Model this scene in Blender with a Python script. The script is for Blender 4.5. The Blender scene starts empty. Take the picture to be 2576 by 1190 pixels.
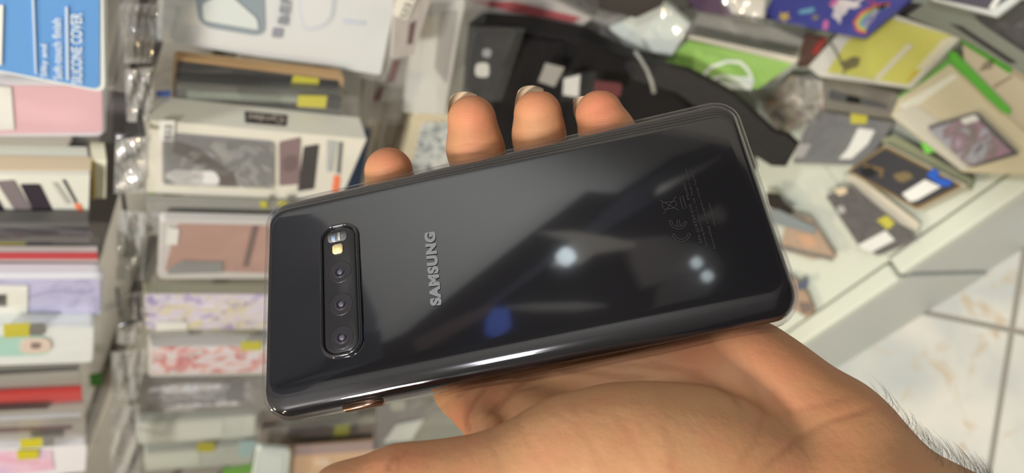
import bpy, bmesh, math, random
import numpy as np
from mathutils import Vector, Matrix
from mathutils.bvhtree import BVHTree
random.seed(7); rng = np.random.default_rng(7)
SC = bpy.context.scene
COL = SC.collection
# ------------------------------------------------------------------ camera
FPX, CX, CY, CAMH = 1950.0, 1288.0, 595.0, 1.2
_n = math.hypot(2532, 55); _p = math.pi/2 - math.atan(_n/FPX); _r = math.atan2(55, 2532)
FW = np.array([0, math.cos(_p), -math.sin(_p)]); UP = np.array([0, math.sin(_p), math.cos(_p)]); RT = np.array([1., 0, 0])
XI = math.cos(_r)*-UP + math.sin(_r)*RT          # towards the right of the picture
YI = -math.sin(_r)*UP - math.cos(_r)*RT          # towards the bottom of the picture
CAM = np.array([0, 0, CAMH])
MC = np.array([XI, YI, FW]).T
cd = bpy.data.cameras.new('camera'); cam = bpy.data.objects.new('camera', cd); COL.objects.link(cam)
cd.sensor_width = 36; cd.lens = 36*FPX/2576; cd.clip_start = 0.01
cd.dof.use_dof = True; cd.dof.focus_distance = 0.243; cd.dof.aperture_fstop = 10.5
cam.matrix_world = Matrix(((XI[0], -YI[0], -FW[0], 0), (XI[1], -YI[1], -FW[1], 0), (XI[2], -YI[2], -FW[2], CAMH), (0, 0, 0, 1)))
SC.camera = cam
# ------------------------------------------------------------------ world, lights, exposure
wd = bpy.data.worlds.new('shop'); SC.world = wd; wd.use_nodes = True
wd.node_tree.nodes['Background'].inputs[0].default_value = (1.0, 0.965, 0.90, 1)
wd.node_tree.nodes['Background'].inputs[1].default_value = 0.42
SC.view_settings.view_transform = 'Standard'; SC.view_settings.look = 'None'
SC.view_settings.exposure = -0.17; SC.view_settings.gamma = 1.0; SC.view_settings.use_curve_mapping = False
def area(name, loc, tgt, size, energy, col, sy=None):
    l = bpy.data.lights.new(name, 'AREA'); l.energy = energy; l.color = col; l.size = size
    if sy: l.shape = 'RECTANGLE'; l.size_y = sy
    o = bpy.data.objects.new(name, l); COL.objects.link(o); o.location = loc
    o.rotation_euler = (Vector(tgt)-Vector(loc)).to_track_quat('-Z', 'Y').to_euler(); return o
area('added_overhead_light', (-0.9, -0.7, 2.55), (0, .6, .7), .24, 52, (1, .98, .95))  # this and the next area light are added for direction and shadow
area('added_overhead_light', (-1.5, 1.6, 2.55), (0, .7, .7), .18, 24, (1, .88, .66))
area('added_overhead_light', (.35, -.75, 2.5), (0, .3, 1.0), .13, 17, (.96, .98, 1))  # extra light added behind the camera to brighten the hand
area('added_ceiling_uplight', (2.2, -.2, 1.9), (1.9, -.2, 2.72), 1.6, 25, (.97, .98, 1))  # unseen upward light, added to brighten the ceiling mirrored in the phone
area('warm_spot_lamp', (-1.3, .1, 2.3), (0, .3, 1.0), .10, 9, (1, .72, .38))

# ------------------------------------------------------------------ helpers
def lin(c):
    r = []
    for v in c:
        v = v/255.; r.append(v/12.92 if v <= .04045 else ((v+.055)/1.055)**2.4)
    return (*r, 1)
_m = {}
def mat(col, rough=.5, spec=.5, metal=0, coat=0, name='plain', bump=0, bscale=200, var=0, vscale=20):
    key = (tuple(col), rough, spec, metal, coat, bump, bscale, var, vscale)
    if key in _m: return _m[key]
    m = bpy.data.materials.new(name); m.use_nodes = True; nt = m.node_tree; b = nt.nodes['Principled BSDF']
    c = lin(col)
    b.inputs['Base Color'].default_value = c; b.inputs['Roughness'].default_value = rough
    b.inputs['Specular IOR Level'].default_value = spec; b.inputs['Metallic'].default_value = metal
    b.inputs['Coat Weight'].default_value = coat; b.inputs['Coat Roughness'].default_value = .08
    if var or bump:
        tc = nt.nodes.new('ShaderNodeTexCoord'); nz = nt.nodes.new('ShaderNodeTexNoise'); nt.links.new(tc.outputs['Object'], nz.inputs['Vector'])
        nz.inputs['Scale'].default_value = vscale if var else bscale; nz.inputs['Detail'].default_value = 3
        if var:
            mx = nt.nodes.new('ShaderNodeMix'); mx.data_type = 'RGBA'
            mx.inputs[6].default_value = tuple(max(0, x*(1-var)) for x in c[:3])+(1,); mx.inputs[7].default_value = tuple(min(1, x*(1+var)) for x in c[:3])+(1,)
            nt.links.new(nz.outputs[0], mx.inputs[0]); nt.links.new(mx.outputs[2], b.inputs['Base Color'])
        if bump:
            n2 = nt.nodes.new('ShaderNodeTexNoise'); nt.links.new(tc.outputs['Object'], n2.inputs['Vector']); n2.inputs['Scale'].default_value = bscale
            bp = nt.nodes.new('ShaderNodeBump'); bp.inputs['Strength'].default_value = bump; bp.inputs['Distance'].default_value = .002
            nt.links.new(n2.outputs[0], bp.inputs['Height']); nt.links.new(bp.outputs[0], b.inputs['Normal'])
    _m[key] = m; return m
def pattern(cols, scale=60, kind='noise', rough=.45, seed=0, coat=.3):
    """printed pattern: constant colour ramp driven by noise or voronoi cells"""
    m = bpy.data.materials.new('printed_pattern'); m.use_nodes = True; nt = m.node_tree; b = nt.nodes['Principled BSDF']
    b.inputs['Roughness'].default_value = rough; b.inputs['Coat Weight'].default_value = coat
    tc = nt.nodes.new('ShaderNodeTexCoord'); mp = nt.nodes.new('ShaderNodeMapping'); mp.inputs['Location'].default_value = (seed, seed*.7, 0)
    nt.links.new(tc.outputs['Object'], mp.inputs[0])
    if kind == 'noise':
        t = nt.nodes.new('ShaderNodeTexNoise'); t.inputs['Detail'].default_value = 1.5; t.inputs['Distortion'].default_value = 1.2; out = t.outputs[0]
    else:
        t = nt.nodes.new('ShaderNodeTexVoronoi'); sp = nt.nodes.new('ShaderNodeSeparateColor'); nt.links.new(t.outputs['Color'], sp.inputs[0]); out = sp.outputs[0]
    t.inputs['Scale'].default_value = scale; nt.links.new(mp.outputs[0], t.inputs['Vector'])
    cr = nt.nodes.new('ShaderNodeValToRGB'); cr.color_ramp.interpolation = 'EASE' if kind == 'noise' else 'CONSTANT'
    el = cr.color_ramp.elements; n = len(cols); lo, hi = (.32, .68) if kind == 'noise' else (0, 1)
    el[0].position = lo; el[0].color = lin(cols[0]); el[1].position = lo+(hi-lo)/(n-1 if kind == 'noise' else n); el[1].color = lin(cols[1])
    for i in range(2, n):
        e = el.new(lo+(hi-lo)*i/(n-1 if kind == 'noise' else n)); e.color = lin(cols[i])
    nt.links.new(out, cr.inputs[0]); nt.links.new(cr.outputs[0], b.inputs['Base Color']); return m
def film_mat(tint=(235, 235, 232), haze=.22, gloss=.18):
    m = bpy.data.materials.new('clear_plastic_film'); m.use_nodes = True; nt = m.node_tree; nt.nodes.clear()
    out = nt.nodes.new('ShaderNodeOutputMaterial'); tr = nt.nodes.new('ShaderNodeBsdfTransparent'); gl = nt.nodes.new('ShaderNodeBsdfGlossy'); df = nt.nodes.new('ShaderNodeBsdfDiffuse')
    df.inputs[0].default_value = lin(tint); gl.inputs['Roughness'].default_value = .07; gl.inputs[0].default_value = (1, 1, 1, 1)
    fr = nt.nodes.new('ShaderNodeLayerWeight'); fr.inputs[0].default_value = .5; pw = nt.nodes.new('ShaderNodeMath'); pw.operation = 'POWER'; pw.inputs[1].default_value = 4.5; nt.links.new(fr.outputs['Facing'], pw.inputs[0])
    mm = nt.nodes.new('ShaderNodeMath'); mm.operation = 'MULTIPLY_ADD'; mm.inputs[1].default_value = .8; mm.inputs[2].default_value = .04+gloss; mm.use_clamp = True
    nt.links.new(pw.outputs[0], mm.inputs[0])
    a = nt.nodes.new('ShaderNodeMixShader'); a.inputs[0].default_value = haze; nt.links.new(tr.outputs[0], a.inputs[1]); nt.links.new(df.outputs[0], a.inputs[2])
    b = nt.nodes.new('ShaderNodeMixShader'); nt.links.new(mm.outputs[0], b.inputs[0]); nt.links.new(a.outputs[0], b.inputs[1]); nt.links.new(gl.outputs[0], b.inputs[2])
    nt.links.new(b.outputs[0], out.inputs[0]); return m
FILM = film_mat(haze=.04, gloss=.03); FILM_HAZY = film_mat(haze=.16, gloss=.06); FILM_THIN = film_mat(haze=.02, gloss=.0); FILM_SHINY = film_mat(haze=.10, gloss=.26); FILM_BAG = film_mat(haze=.42, gloss=.2)

def ray(u, v): return ((u-CX)/FPX)*XI + ((v-CY)/FPX)*YI + FW
W_AX = np.array([-.595, .804, 0.]); W_AX /= np.linalg.norm(W_AX); NB = np.array([W_AX[1], -W_AX[0], 0.])   # along the display, and into it
ZP = np.array([0, 0, 1.])
def SP(s): return (NB, s)                      # upright plane parallel to the display wall
def HP(z): return (-ZP, -z)                    # level plane
def TP(u, v, dep, n):                          # tilted plane through a point at a known distance
    n = np.array(n, float); n /= np.linalg.norm(n); P = CAM + dep*ray(u, v); return (n, float(n@P))
def on(pl, uv, lift=0):
    d = ray(*uv); n, c = pl; P = CAM + d*((c - n@CAM)/(n@d))
    return P + (-n if n@d > 0 else n)*lift
def newmesh(name, verts, faces, m=None, parent=None, smooth=False):
    me = bpy.data.meshes.new(name); me.from_pydata([tuple(map(float, v)) for v in verts], [], faces); me.update()
    o = bpy.data.objects.new(name, me); COL.objects.link(o)
    if m is not None: me.materials.append(m)
    if smooth: me.polygons.foreach_set('use_smooth', [True]*len(me.polygons))
    if parent is not None:
        o.parent = parent; o.matrix_parent_inverse = parent.matrix_world.inverted()
    return o
def tag(o, label=None, cat=None, group=None, kind=None):
    if label: o['label'] = label
    if cat: o['category'] = cat
    if group: o['group'] = group
    if kind: o['kind'] = kind
    return o
def recenter(o):
    """put the origin of a mesh at its lowest centre"""
    me = o.data; co = np.array([v.co[:] for v in me.vertices]); c = co.mean(0); c[2] = co[:, 2].min()
    me.transform(Matrix.Translation(-Vector(c))); o.location = Vector(c); bpy.context.view_layer.update() if False else None
    o.matrix_world = Matrix.Translation(Vector(c)); return o
def rq(q, r=0, seg=5):
    """corner list -> outline with rounded corners (fraction r of each edge)"""
    q = [np.array(p, float) for p in q]
    if r <= 0: return q
    out = []
    n = len(q)
    L = [np.linalg.norm(q[(i+1) % n]-q[i]) for i in range(n)]
    R = r*min(L)
    for i in range(n):
        a, b, c = q[i-1], q[i], q[(i+1) % n]
        p0 = b+(a-b)/np.linalg.norm(a-b)*R; p1 = b+(c-b)/np.linalg.norm(c-b)*R
        for k in range(seg+1):
            t = k/seg; out.append((1-t)**2*p0+2*t*(1-t)*b+t*t*p1)
    return out
def slab(name, pl, q, th, m, parent=None, r=0, lift=0, bev=0):
    """solid plate: outline q in picture pixels laid on plane pl, thickness th behind it"""
    w = rq([on(pl, p, lift) for p in q], r)
    n, c = pl; back = n if (n@ray(CX, CY)) > 0 else -n
    V = []; k = len(w); cen = sum(w)/k
    if bev > 0:
        V += [p+(cen-p)/np.linalg.norm(cen-p)*bev for p in w]+[p+back*bev for p in w]+[p+back*th for p in w]; rings = 3
    else:
        V += list(w)+[p+back*th for p in w]; rings = 2
    F = [list(range(k))]+[[(rings-1)*k+k-1-i for i in range(k)]]
    for g in range(rings-1):
        for i in range(k):
            j = (i+1) % k; F.append([g*k+i, (g+1)*k+i, (g+1)*k+j, g*k+j])
    o = newmesh(name, V, F, m, parent)
    bm = bmesh.new(); bm.from_mesh(o.data); bmesh.ops.recalc_face_normals(bm, faces=bm.faces); bm.to_mesh(o.data); bm.free()
    if parent is None: recenter(o)
    return o
def bil(q, u, v): return (1-v)*((1-u)*q[0]+u*q[1])+v*((1-u)*q[3]+u*q[2])
def film(pl, q, parent=None, amp=.003, n=22, m=None, lift=.003, name='plastic_bag', freq=3.0):
    """crinkled clear bag skin over a quad (TL, TR, BR, BL)"""
    w = [on(pl, p) for p in q]; nn, c = pl; out = -nn if (nn@ray(CX, CY)) > 0 else nn
    ph = rng.uniform(0, 6.28, (7, 3)); V = []
    for i in range(n+1):
        for j in range(n+1):
            u, v = i/n, j/n; d = 0
            for a, (p0, p1, p2) in enumerate(ph):
                fr = freq*(.5+a*.45); d += (1-abs(math.sin(fr*(u*math.cos(p1)+v*math.sin(p1)*.7)*2.2+p0+.5*math.sin(2.5*v+p2))))/(1+a*.9)
            e = min(1, 6*min(u, 1-u, v, 1-v)+.15)
            jx = (0, 0)
            V.append(bil(w, u+jx[0], v+jx[1])+out*(lift+amp*.42*(d-1.0)*e))
    F = [[i*(n+1)+j, (i+1)*(n+1)+j, (i+1)*(n+1)+j+1, i*(n+1)+j+1] for i in range(n) for j in range(n)]
    o = newmesh(name, V, F, m or FILM, parent, True)
    if parent is None: recenter(o)
    return o
def text(name, s, pl, p0, p1, hpx, m, parent, lift=.0012, bold=0, th=.0002, flip=False):
    """lettering between two baseline pixels; letters grow to the left of the reading direction"""
    cu = bpy.data.curves.new(name, 'FONT'); cu.body = s; cu.offset = bold; cu.space_character = 1.0+bold*2.2; cu.extrude = 0
    to = bpy.data.objects.new('tmp', cu); COL.objects.link(to)
    dg = bpy.context.evaluated_depsgraph_get(); me = bpy.data.meshes.new_from_object(to.evaluated_get(dg)); bpy.data.objects.remove(to); bpy.data.curves.remove(cu)
    co = np.array([v.co[:] for v in me.vertices]); mn, mx = co.min(0), co.max(0)
    A, B = on(pl, p0, lift), on(pl, p1, lift); d = B-A
    t = np.array(p1, float)-np.array(p0, float); t /= np.linalg.norm(t); up = np.array([t[1], -t[0]])
    C = on(pl, np.array(p0)+up*hpx, lift)-A
    V = [A+d*(x-mn[0])/(mx[0]-mn[0])+C*(y-mn[1])/(mx[1]-mn[1]) for x, y, _ in co]
    return newmesh(name, V, [list(p.vertices) for p in me.polygons], m, parent)
def boxmesh(name, x0, x1, y0, y1, z0, z1, m, parent=None, frame=None, bev=0):
    """box in the display frame: x along W_AX, y into the display (NB), z up"""
    bm = bmesh.new(); bmesh.ops.create_cube(bm, size=1)
    for v in bm.verts: v.co = Vector((x0 if v.co.x < 0 else x1, y0 if v.co.y < 0 else y1, z0 if v.co.z < 0 else z1))
    if bev: bmesh.ops.bevel(bm, geom=bm.edges[:]+bm.verts[:], offset=bev, segments=3, affect='EDGES', profile=.5)
    fr = frame if frame is not None else (W_AX, NB)
    for v in bm.verts:
        P = fr[0]*v.co.x+fr[1]*v.co.y+ZP*v.co.z; v.co = Vector(P)
    bmesh.ops.recalc_face_normals(bm, faces=bm.faces)
    me = bpy.data.meshes.new(name); bm.to_mesh(me); bm.free(); o = bpy.data.objects.new(name, me); COL.objects.link(o); me.materials.append(m)
    if parent is not None: o.parent = parent; o.matrix_parent_inverse = parent.matrix_world.inverted()
    else: recenter(o)
    return o
def tube(name, pts, r, m, parent=None, seg=10):
    pts = [np.array(p, float) for p in pts]; V = []; F = []; n = len(pts)
    ref = np.array([.3, .2, .93])
    for i, p in enumerate(pts):
        t = pts[min(i+1, n-1)]-pts[max(i-1, 0)]; t /= np.linalg.norm(t)
        a = np.cross(t, ref); a /= np.linalg.norm(a); b = np.cross(t, a); ri = r[i] if hasattr(r, '__len__') else r
        for k in range(seg): V.append(p+ri*(a*math.cos(6.2832*k/seg)+b*math.sin(6.2832*k/seg)))
    for i in range(n-1):
        for k in range(seg): F.append([i*seg+k, i*seg+(k+1) % seg, (i+1)*seg+(k+1) % seg, (i+1)*seg+k])
    F.append(list(range(seg))[::-1]); F.append([(n-1)*seg+k for k in range(seg)])
    o = newmesh(name, V, F, m, parent, True)
    if parent is None: recenter(o)
    return o
WHITE = (226, 228, 220); INK = (70, 70, 76); YEL = (214, 205, 40)

# ------------------------------------------------------------------ structure
def tile_mat():
    m = bpy.data.materials.new('glazed_marble_tile'); m.use_nodes = True; nt = m.node_tree; b = nt.nodes['Principled BSDF']
    tc = nt.nodes.new('ShaderNodeTexCoord'); n1 = nt.nodes.new('ShaderNodeTexNoise'); n1.inputs['Scale'].default_value = 7; n1.inputs['Detail'].default_value = 5; n1.inputs['Distortion'].default_value = .6
    n2 = nt.nodes.new('ShaderNodeTexNoise'); n2.inputs['Scale'].default_value = 13; n2.inputs['Detail'].default_value = 3; n2.inputs['Distortion'].default_value = 1.5
    gm = nt.nodes.new('ShaderNodeNewGeometry')
    for n in (n1, n2): nt.links.new(gm.outputs['Position'], n.inputs['Vector'])
    c1 = nt.nodes.new('ShaderNodeValToRGB'); e = c1.color_ramp.elements; e[0].position = .35; e[0].color = lin((176, 182, 182)); e[1].position = .65; e[1].color = lin((208, 206, 198))
    c2 = nt.nodes.new('ShaderNodeValToRGB'); e = c2.color_ramp.elements; e[0].position = .57; e[0].color = (0, 0, 0, 1); e[1].position = .70; e[1].color = (1, 1, 1, 1)
    mx = nt.nodes.new('ShaderNodeMix'); mx.data_type = 'RGBA'; mx.inputs[7].default_value = lin((184, 164, 134))
    nt.links.new(n1.outputs[0], c1.inputs[0]); nt.links.new(n2.outputs[0], c2.inputs[0]); nt.links.new(c2.outputs[0], mx.inputs[0]); nt.links.new(c1.outputs[0], mx.inputs[6]); nt.links.new(mx.outputs[2], b.inputs['Base Color'])
    b.inputs['Roughness'].default_value = .3; return m
TILE = tile_mat()
T1 = np.array([.1203, .9927, 0]); T2 = np.array([-.9927, .1203, 0]); K = np.array([-.114, .425, 0.])
floor = newmesh('floor', [(-4, -4, -.004), (5, -4, -.004), (5, 5, -.004), (-4, 5, -.004), (-4, -4, -.05), (5, -4, -.05), (5, 5, -.05), (-4, 5, -.05)],
                [[0, 1, 2, 3], [7, 6, 5, 4], [0, 4, 5, 1], [1, 5, 6, 2], [2, 6, 7, 3], [3, 7, 4, 0]], mat((142, 138, 128), .9, name='grout'))
tag(floor, kind='structure')
bm = bmesh.new(); bmesh.ops.create_cube(bm, size=1)
TS, GR = .42, .007
for v in bm.verts: v.co = Vector((v.co.x*(TS-GR), v.co.y*(TS-GR), (v.co.z-.5)*.008))
bmesh.ops.bevel(bm, geom=[e for e in bm.edges if all(v.co.z > -.001 for v in e.verts)], offset=.0012, segments=2, affect='EDGES')
tme = bpy.data.meshes.new('floor_tile'); bm.to_mesh(tme); bm.free(); tme.materials.append(TILE)
for i in range(-4, 5):
    for j in range(-4, 5):
        o = bpy.data.objects.new('floor_tile', tme); COL.objects.link(o); o.parent = floor
        P = K+T1*(i+.5)*TS+T2*(j+.5)*TS; o.location = P; o.rotation_euler = (0, 0, math.atan2(T1[1], T1[0]))
CABW = mat((206, 211, 196), .35, name='white_laminate'); CABG = mat((196, 200, 195), .4, name='white_laminate_shaded')  # fronts and sides take a greyer copy, their shade put into the colour
for (x0, x1, off, lab) in ((-.9, .3862, 0, 'low white display base with stickered cases lying on top, right beside the tiled floor'), (.3898, 2.2, -.004, 'next low white display base beyond the seam, its front nearest the wrist')):
    e = bpy.data.objects.new('display_cabinet', None); COL.objects.link(e); e.location = Vector(W_AX*(x0+x1)/2+NB*.5); e.matrix_world = Matrix.Translation(e.location)
    tag(e, lab, 'display cabinet', 'white display bases along the wall')
    boxmesh('front_panel', x0, x1, .244+off, .262+off, 0, .245, CABG, e, bev=.001)
    boxmesh('top_board', x0-(.0016 if x0 > 0 else 0), x1+(.0016 if x0 < 0 else 0), .268+off, .74, .232, .254, CABW, e, bev=.001)
    boxmesh('front_rail', x0, x1, .2405+off, .2655+off, .236, .262, CABW, e, bev=.004)
    boxmesh('side_panel', x0, x0+.018, .262+off, .74, 0, .232, CABG, e); boxmesh('side_panel', x1-.018, x1, .262+off, .74, 0, .232, CABG, e)
wallp = tag(boxmesh('wall_display', -1.2, 2.4, .74, .76, 0, 1.42, mat((128, 124, 118), .7, var=.2, vscale=9, name='grey_slatwall')), kind='structure')
for k in range(9): boxmesh('slat', -1.2, 2.4, .728, .74, .30+k*.125, .30+k*.125+.095, mat((168, 164, 156), .5, name='slat_board'), wallp, bev=.002)
ceil = tag(boxmesh('ceiling', -4.5, 5.5, -5, 5, 2.72, 2.78, mat((225, 225, 222), .9, name='ceiling_paint'), frame=(np.array([1., 0, 0]), np.array([0, 1., 0]))), kind='structure')
XY = (np.array([1., 0, 0]), np.array([0, 1., 0]))
tag(boxmesh('wall_left', -2.6, -2.5, -2.6, 4, 0, 2.72, mat((96, 90, 84), .8, var=.35, vscale=2, name='far_shelving'), frame=XY), kind='structure')
tag(boxmesh('wall_back', -2.5, 5, -2.7, -2.6, 0, 2.72, mat((88, 82, 78), .8, var=.3, vscale=2, name='far_shelving_2'), frame=XY), kind='structure')

# ------------------------------------------------------------------ phone
W0, H0 = .1596, .0761
e1 = np.array([.9706, -.2103, -.1167]); e1 /= np.linalg.norm(e1); e2 = np.array([.1221, .8702, -.478]); e2 -= e1*(e2@e1); e2 /= np.linalg.norm(e2)
e3 = -np.cross(e1, e2)                          # out of the phone's back, towards the viewer
t0 = np.array([-.0838, -.0102, .2677])
PO = CAM+MC@(t0+e1*W0/2+e2*H0/2); PX, PY, PZ = MC@e1, MC@e2, MC@e3
PM = Matrix(((PX[0], -PY[0], PZ[0], PO[0]), (PX[1], -PY[1], PZ[1], PO[1]), (PX[2], -PY[2], PZ[2], PO[2]), (0, 0, 0, 1)))   # local x right, y up the picture, z to viewer
def ph(u, v, z=.0):
    """picture pixel -> phone coordinates on the back face"""
    d = ray(u, v); o = PO+PZ*z; P = CAM+d*((PZ@(o-CAM))/(PZ@d)); q = P-PO; return np.array([q@PX, -(q@PY)])
def rrect(a, b, r, n=10):
    P = []
    for cx, cy, s in ((a-r, b-r, 0), (-(a-r), b-r, 90), (-(a-r), -(b-r), 180), (a-r, -(b-r), 270)):
        for k in range(n+1):
            t = math.radians(s+90*k/n); P.append((cx+r*math.cos(t), cy+r*math.sin(t)))
    return P
def loft(name, rings, m, parent, cap=(True, True), smooth=True):
    V = []; F = []; k = len(rings[0][0])
    for pts, z in rings:
        V += [(x, y, z) for x, y in pts]
    for g in range(len(rings)-1):
        for i in range(k):
            j = (i+1) % k; F.append([g*k+i, g*k+j, (g+1)*k+j, (g+1)*k+i])
    if cap[0]: F.append(list(range(k))[::-1])
    if cap[1]: F.append([(len(rings)-1)*k+i for i in range(k)])
    me = bpy.data.meshes.new(name); me.from_pydata(V, [], F); me.update(); me.materials.append(m)
    me.polygons.foreach_set('use_smooth', [smooth]*len(me.polygons)); o = bpy.data.objects.new(name, me); COL.objects.link(o)
    if parent is not None: o.parent = parent
    return o
phone = bpy.data.objects.new('smartphone', None); COL.objects.link(phone); phone.matrix_world = PM
tag(phone, 'black glass-backed smartphone in a clear case, lying across the open hand', 'smartphone')
def glass_black():
    m = bpy.data.materials.new('glossy_black_glass'); m.use_nodes = True; nt = m.node_tree; b = nt.nodes['Principled BSDF']
    b.inputs['Base Color'].default_value = lin((24, 23, 25)); b.inputs['Roughness'].default_value = .035; b.inputs['IOR'].default_value = 1.72
    b.inputs['Coat Weight'].default_value = 1; b.inputs['Coat Roughness'].default_value = .09; b.inputs['Coat IOR'].default_value = 1.5
    tc = nt.nodes.new('ShaderNodeTexCoord'); n = nt.nodes.new('ShaderNodeTexNoise'); n.inputs['Scale'].default_value = 25; nt.links.new(tc.outputs['Object'], n.inputs['Vector'])
    bp = nt.nodes.new('ShaderNodeBump'); bp.inputs['Strength'].default_value = .06; bp.inputs['Distance'].default_value = .001; nt.links.new(n.outputs[0], bp.inputs['Height']); nt.links.new(bp.outputs[0], b.inputs['Coat Normal'])
    return m
GB = glass_black(); METAL = mat((58, 58, 62), .22, metal=1, name='dark_steel_frame'); BLK = mat((16, 16, 18), .15, name='gloss_black'); 
a0, b0, r0 = .0788, .03705, .0076
rings = []
for k in range(9):     # curved back glass: wide roll-off on the long sides, narrow on the short ones
    t = math.pi/2*k/8; rings.append((rrect(a0-.0024*(1-math.cos(t)) if False else a0-.0026*(1-math.cos(t)), b0-.0072*(1-math.cos(t)), max(.0040, r0-.0030*(1-math.cos(t)))), .0005+.0034*math.sin(t)))
loft('back_glass', rings, GB, phone, cap=(False, True))
loft('frame', [(rrect(a0-.0006, b0-.0012, r0), -.0022), (rrect(a0, b0, r0), -.0012), (rrect(a0, b0, r0), .0005)], METAL, phone, cap=(False, False))
loft('screen', [(rrect(a0-.004, b0-.005, .007), -.0039), (rrect(a0-.0015, b0-.003, .007), -.0034), (rrect(a0-.0006, b0-.0012, r0), -.0022)], BLK, phone, cap=(True, False))
# clear case
def clear_mat():
    m = bpy.data.materials.new('clear_tpu'); m.use_nodes = True; nt = m.node_tree; nt.nodes.clear(); out = nt.nodes.new('ShaderNodeOutputMaterial')
    tr = nt.nodes.new('ShaderNodeBsdfTransparent'); tr.inputs[0].default_value = (.86, .85, .87, 1); gl = nt.nodes.new('ShaderNodeBsdfGlossy'); gl.inputs['Roughness'].default_value = .07
    lw = nt.nodes.new('ShaderNodeLayerWeight'); lw.inputs[0].default_value = .5; pw = nt.nodes.new('ShaderNodeMath'); pw.operation = 'POWER'; pw.inputs[1].default_value = 3.2; nt.links.new(lw.outputs['Facing'], pw.inputs[0])
    rp = nt.nodes.new('ShaderNodeMath'); rp.operation = 'MULTIPLY_ADD'; rp.inputs[1].default_value = .5; rp.inputs[2].default_value = .03; rp.use_clamp = True
    mx = nt.nodes.new('ShaderNodeMixShader'); nt.links.new(pw.outputs[0], rp.inputs[0]); nt.links.new(rp.outputs[0], mx.inputs[0]); nt.links.new(tr.outputs[0], mx.inputs[1]); nt.links.new(gl.outputs[0], mx.inputs[2]); nt.links.new(mx.outputs[0], out.inputs[0])
    return m
CLR = clear_mat(); CW, CH, CR = W0/2, H0/2, .0088
cr = [(rrect(CW-.0028, CH-.0030, .0070), -.0046), (rrect(CW-.0010, CH-.0012, CR), -.0049), (rrect(CW, CH-.0002, CR), -.0040), (rrect(CW+.0002, CH, CR), -.0015), (rrect(CW, CH, CR), .0006)]
for k in range(1, 9):
    t = math.pi/2*k/8; cr.append((rrect(CW-.0022*(1-math.cos(t)), CH-.0058*(1-math.cos(t)), CR-.003*(1-math.cos(t))), .0006+.0040*math.sin(t)))
# the case back ends in the raised lip round the camera island opening
I0, I1 = ph(806, 562, .0045), ph(905, 896, .0045)
icx, icy = (I0+I1)/2; ihx = .0064; ihy = .0234
pq = [ph(812, 575, .0045), ph(893, 570, .0045), ph(903, 885, .0045), ph(816, 893, .0045)]
icx = sum(p[0] for p in pq)/4; icy = sum(p[1] for p in pq)/4
ihx = (abs(pq[1][0]-pq[0][0])+abs(pq[2][0]-pq[3][0]))/4; ihy = (abs(pq[3][1]-pq[0][1])+abs(pq[2][1]-pq[1][1]))/4
print('island', icx, icy, ihx, ihy)
def off(pts): return [(x+icx, y+icy) for x, y in pts]
loft('clear_case', cr, CLR, phone, cap=(False, False))
LIP = mat((30, 30, 33), .12, coat=1, name='case_lip')
loft('camera_cutout_lip', [(off(rrect(ihx+.0013, ihy+.0013, .0052)), .0040), (off(rrect(ihx+.0011, ihy+.0011, .0050)), .0050), (off(rrect(ihx+.0006, ihy+.0006, .0046)), .0053), (off(rrect(ihx+.0002, ihy+.0002, .0043)), .0049), (off(rrect(ihx, ihy, .0042)), .0038)], LIP, phone, cap=(False, False))
isl = loft('camera_island', [(off(rrect(ihx-.0001, ihy-.0001, .0040)), .0036), (off(rrect(ihx-.0001, ihy-.0001, .0040)), .0043), (off(rrect(ihx-.0005, ihy-.0005, .0037)), .0045)], mat((38, 37, 38), .22, name='island_glass'), phone)
def disc(name, c, r, z, m, parent, a=1.0, h=.0003):
    return loft(name, [([(c[0]+r*s*a*math.cos(6.2832*k/28), c[1]+r*s*math.sin(6.2832*k/28)) for k in range(28)], z+zz) for s, zz in ((1, 0), (1, h*.5), (.93, h))], m, parent)
LR = mat((50, 46, 52), .45, name='lens_ring'); LG = mat((30, 28, 34), .2, name='lens_glass'); LD = mat((88, 84, 96), .3, name='lens_coating')
for (u, v) in ((855, 684), (858, 765), (860, 849)):
    c = ph(u, v, .0045); L = disc('camera_lens', c, .0038, .00448, mat((40, 37, 40), .3, name='lens_cover'), isl, h=.00004); disc('lens_ring', c, .0021, .00452, LR, L, h=.00004); disc('lens_glass', c, .0017, .00456, LG, L, h=.00005)
    disc('lens_iris', c+np.array([.0001, -.0001]), .0009, .0046, LD, L, h=.0002)
c = ph(850, 627, .0045); loft('flash', [([(c[0]+x, c[1]+y) for x, y in rrect(.0017, .0017, .0009)], z) for z in (.0044, .0049)], mat((250, 226, 160), .2, coat=1, name='flash_lens'), isl)
c = ph(849, 597, .0045); sn = loft('heart_rate_sensor', [([(c[0]+x, c[1]+y) for x, y in rrect(.0032, .0016, .0011)], z) for z in (.0044, .0048)], mat((112, 112, 112), .15, coat=1, name='sensor_window'), isl)
loft('sensor_chip', [([(c[0]-.0012+x, c[1]-.0002+y) for x, y in rrect(.0007, .0009, .0002)], z) for z in (.0048, .0050)], mat((150, 170, 200), .2), sn)
loft('sensor_divider', [([(c[0]+.0007+x, c[1]+y) for x, y in rrect(.0004, .0014, .0002)], z) for z in (.0048, .0050)], mat((180, 180, 176), .2), sn)
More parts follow.
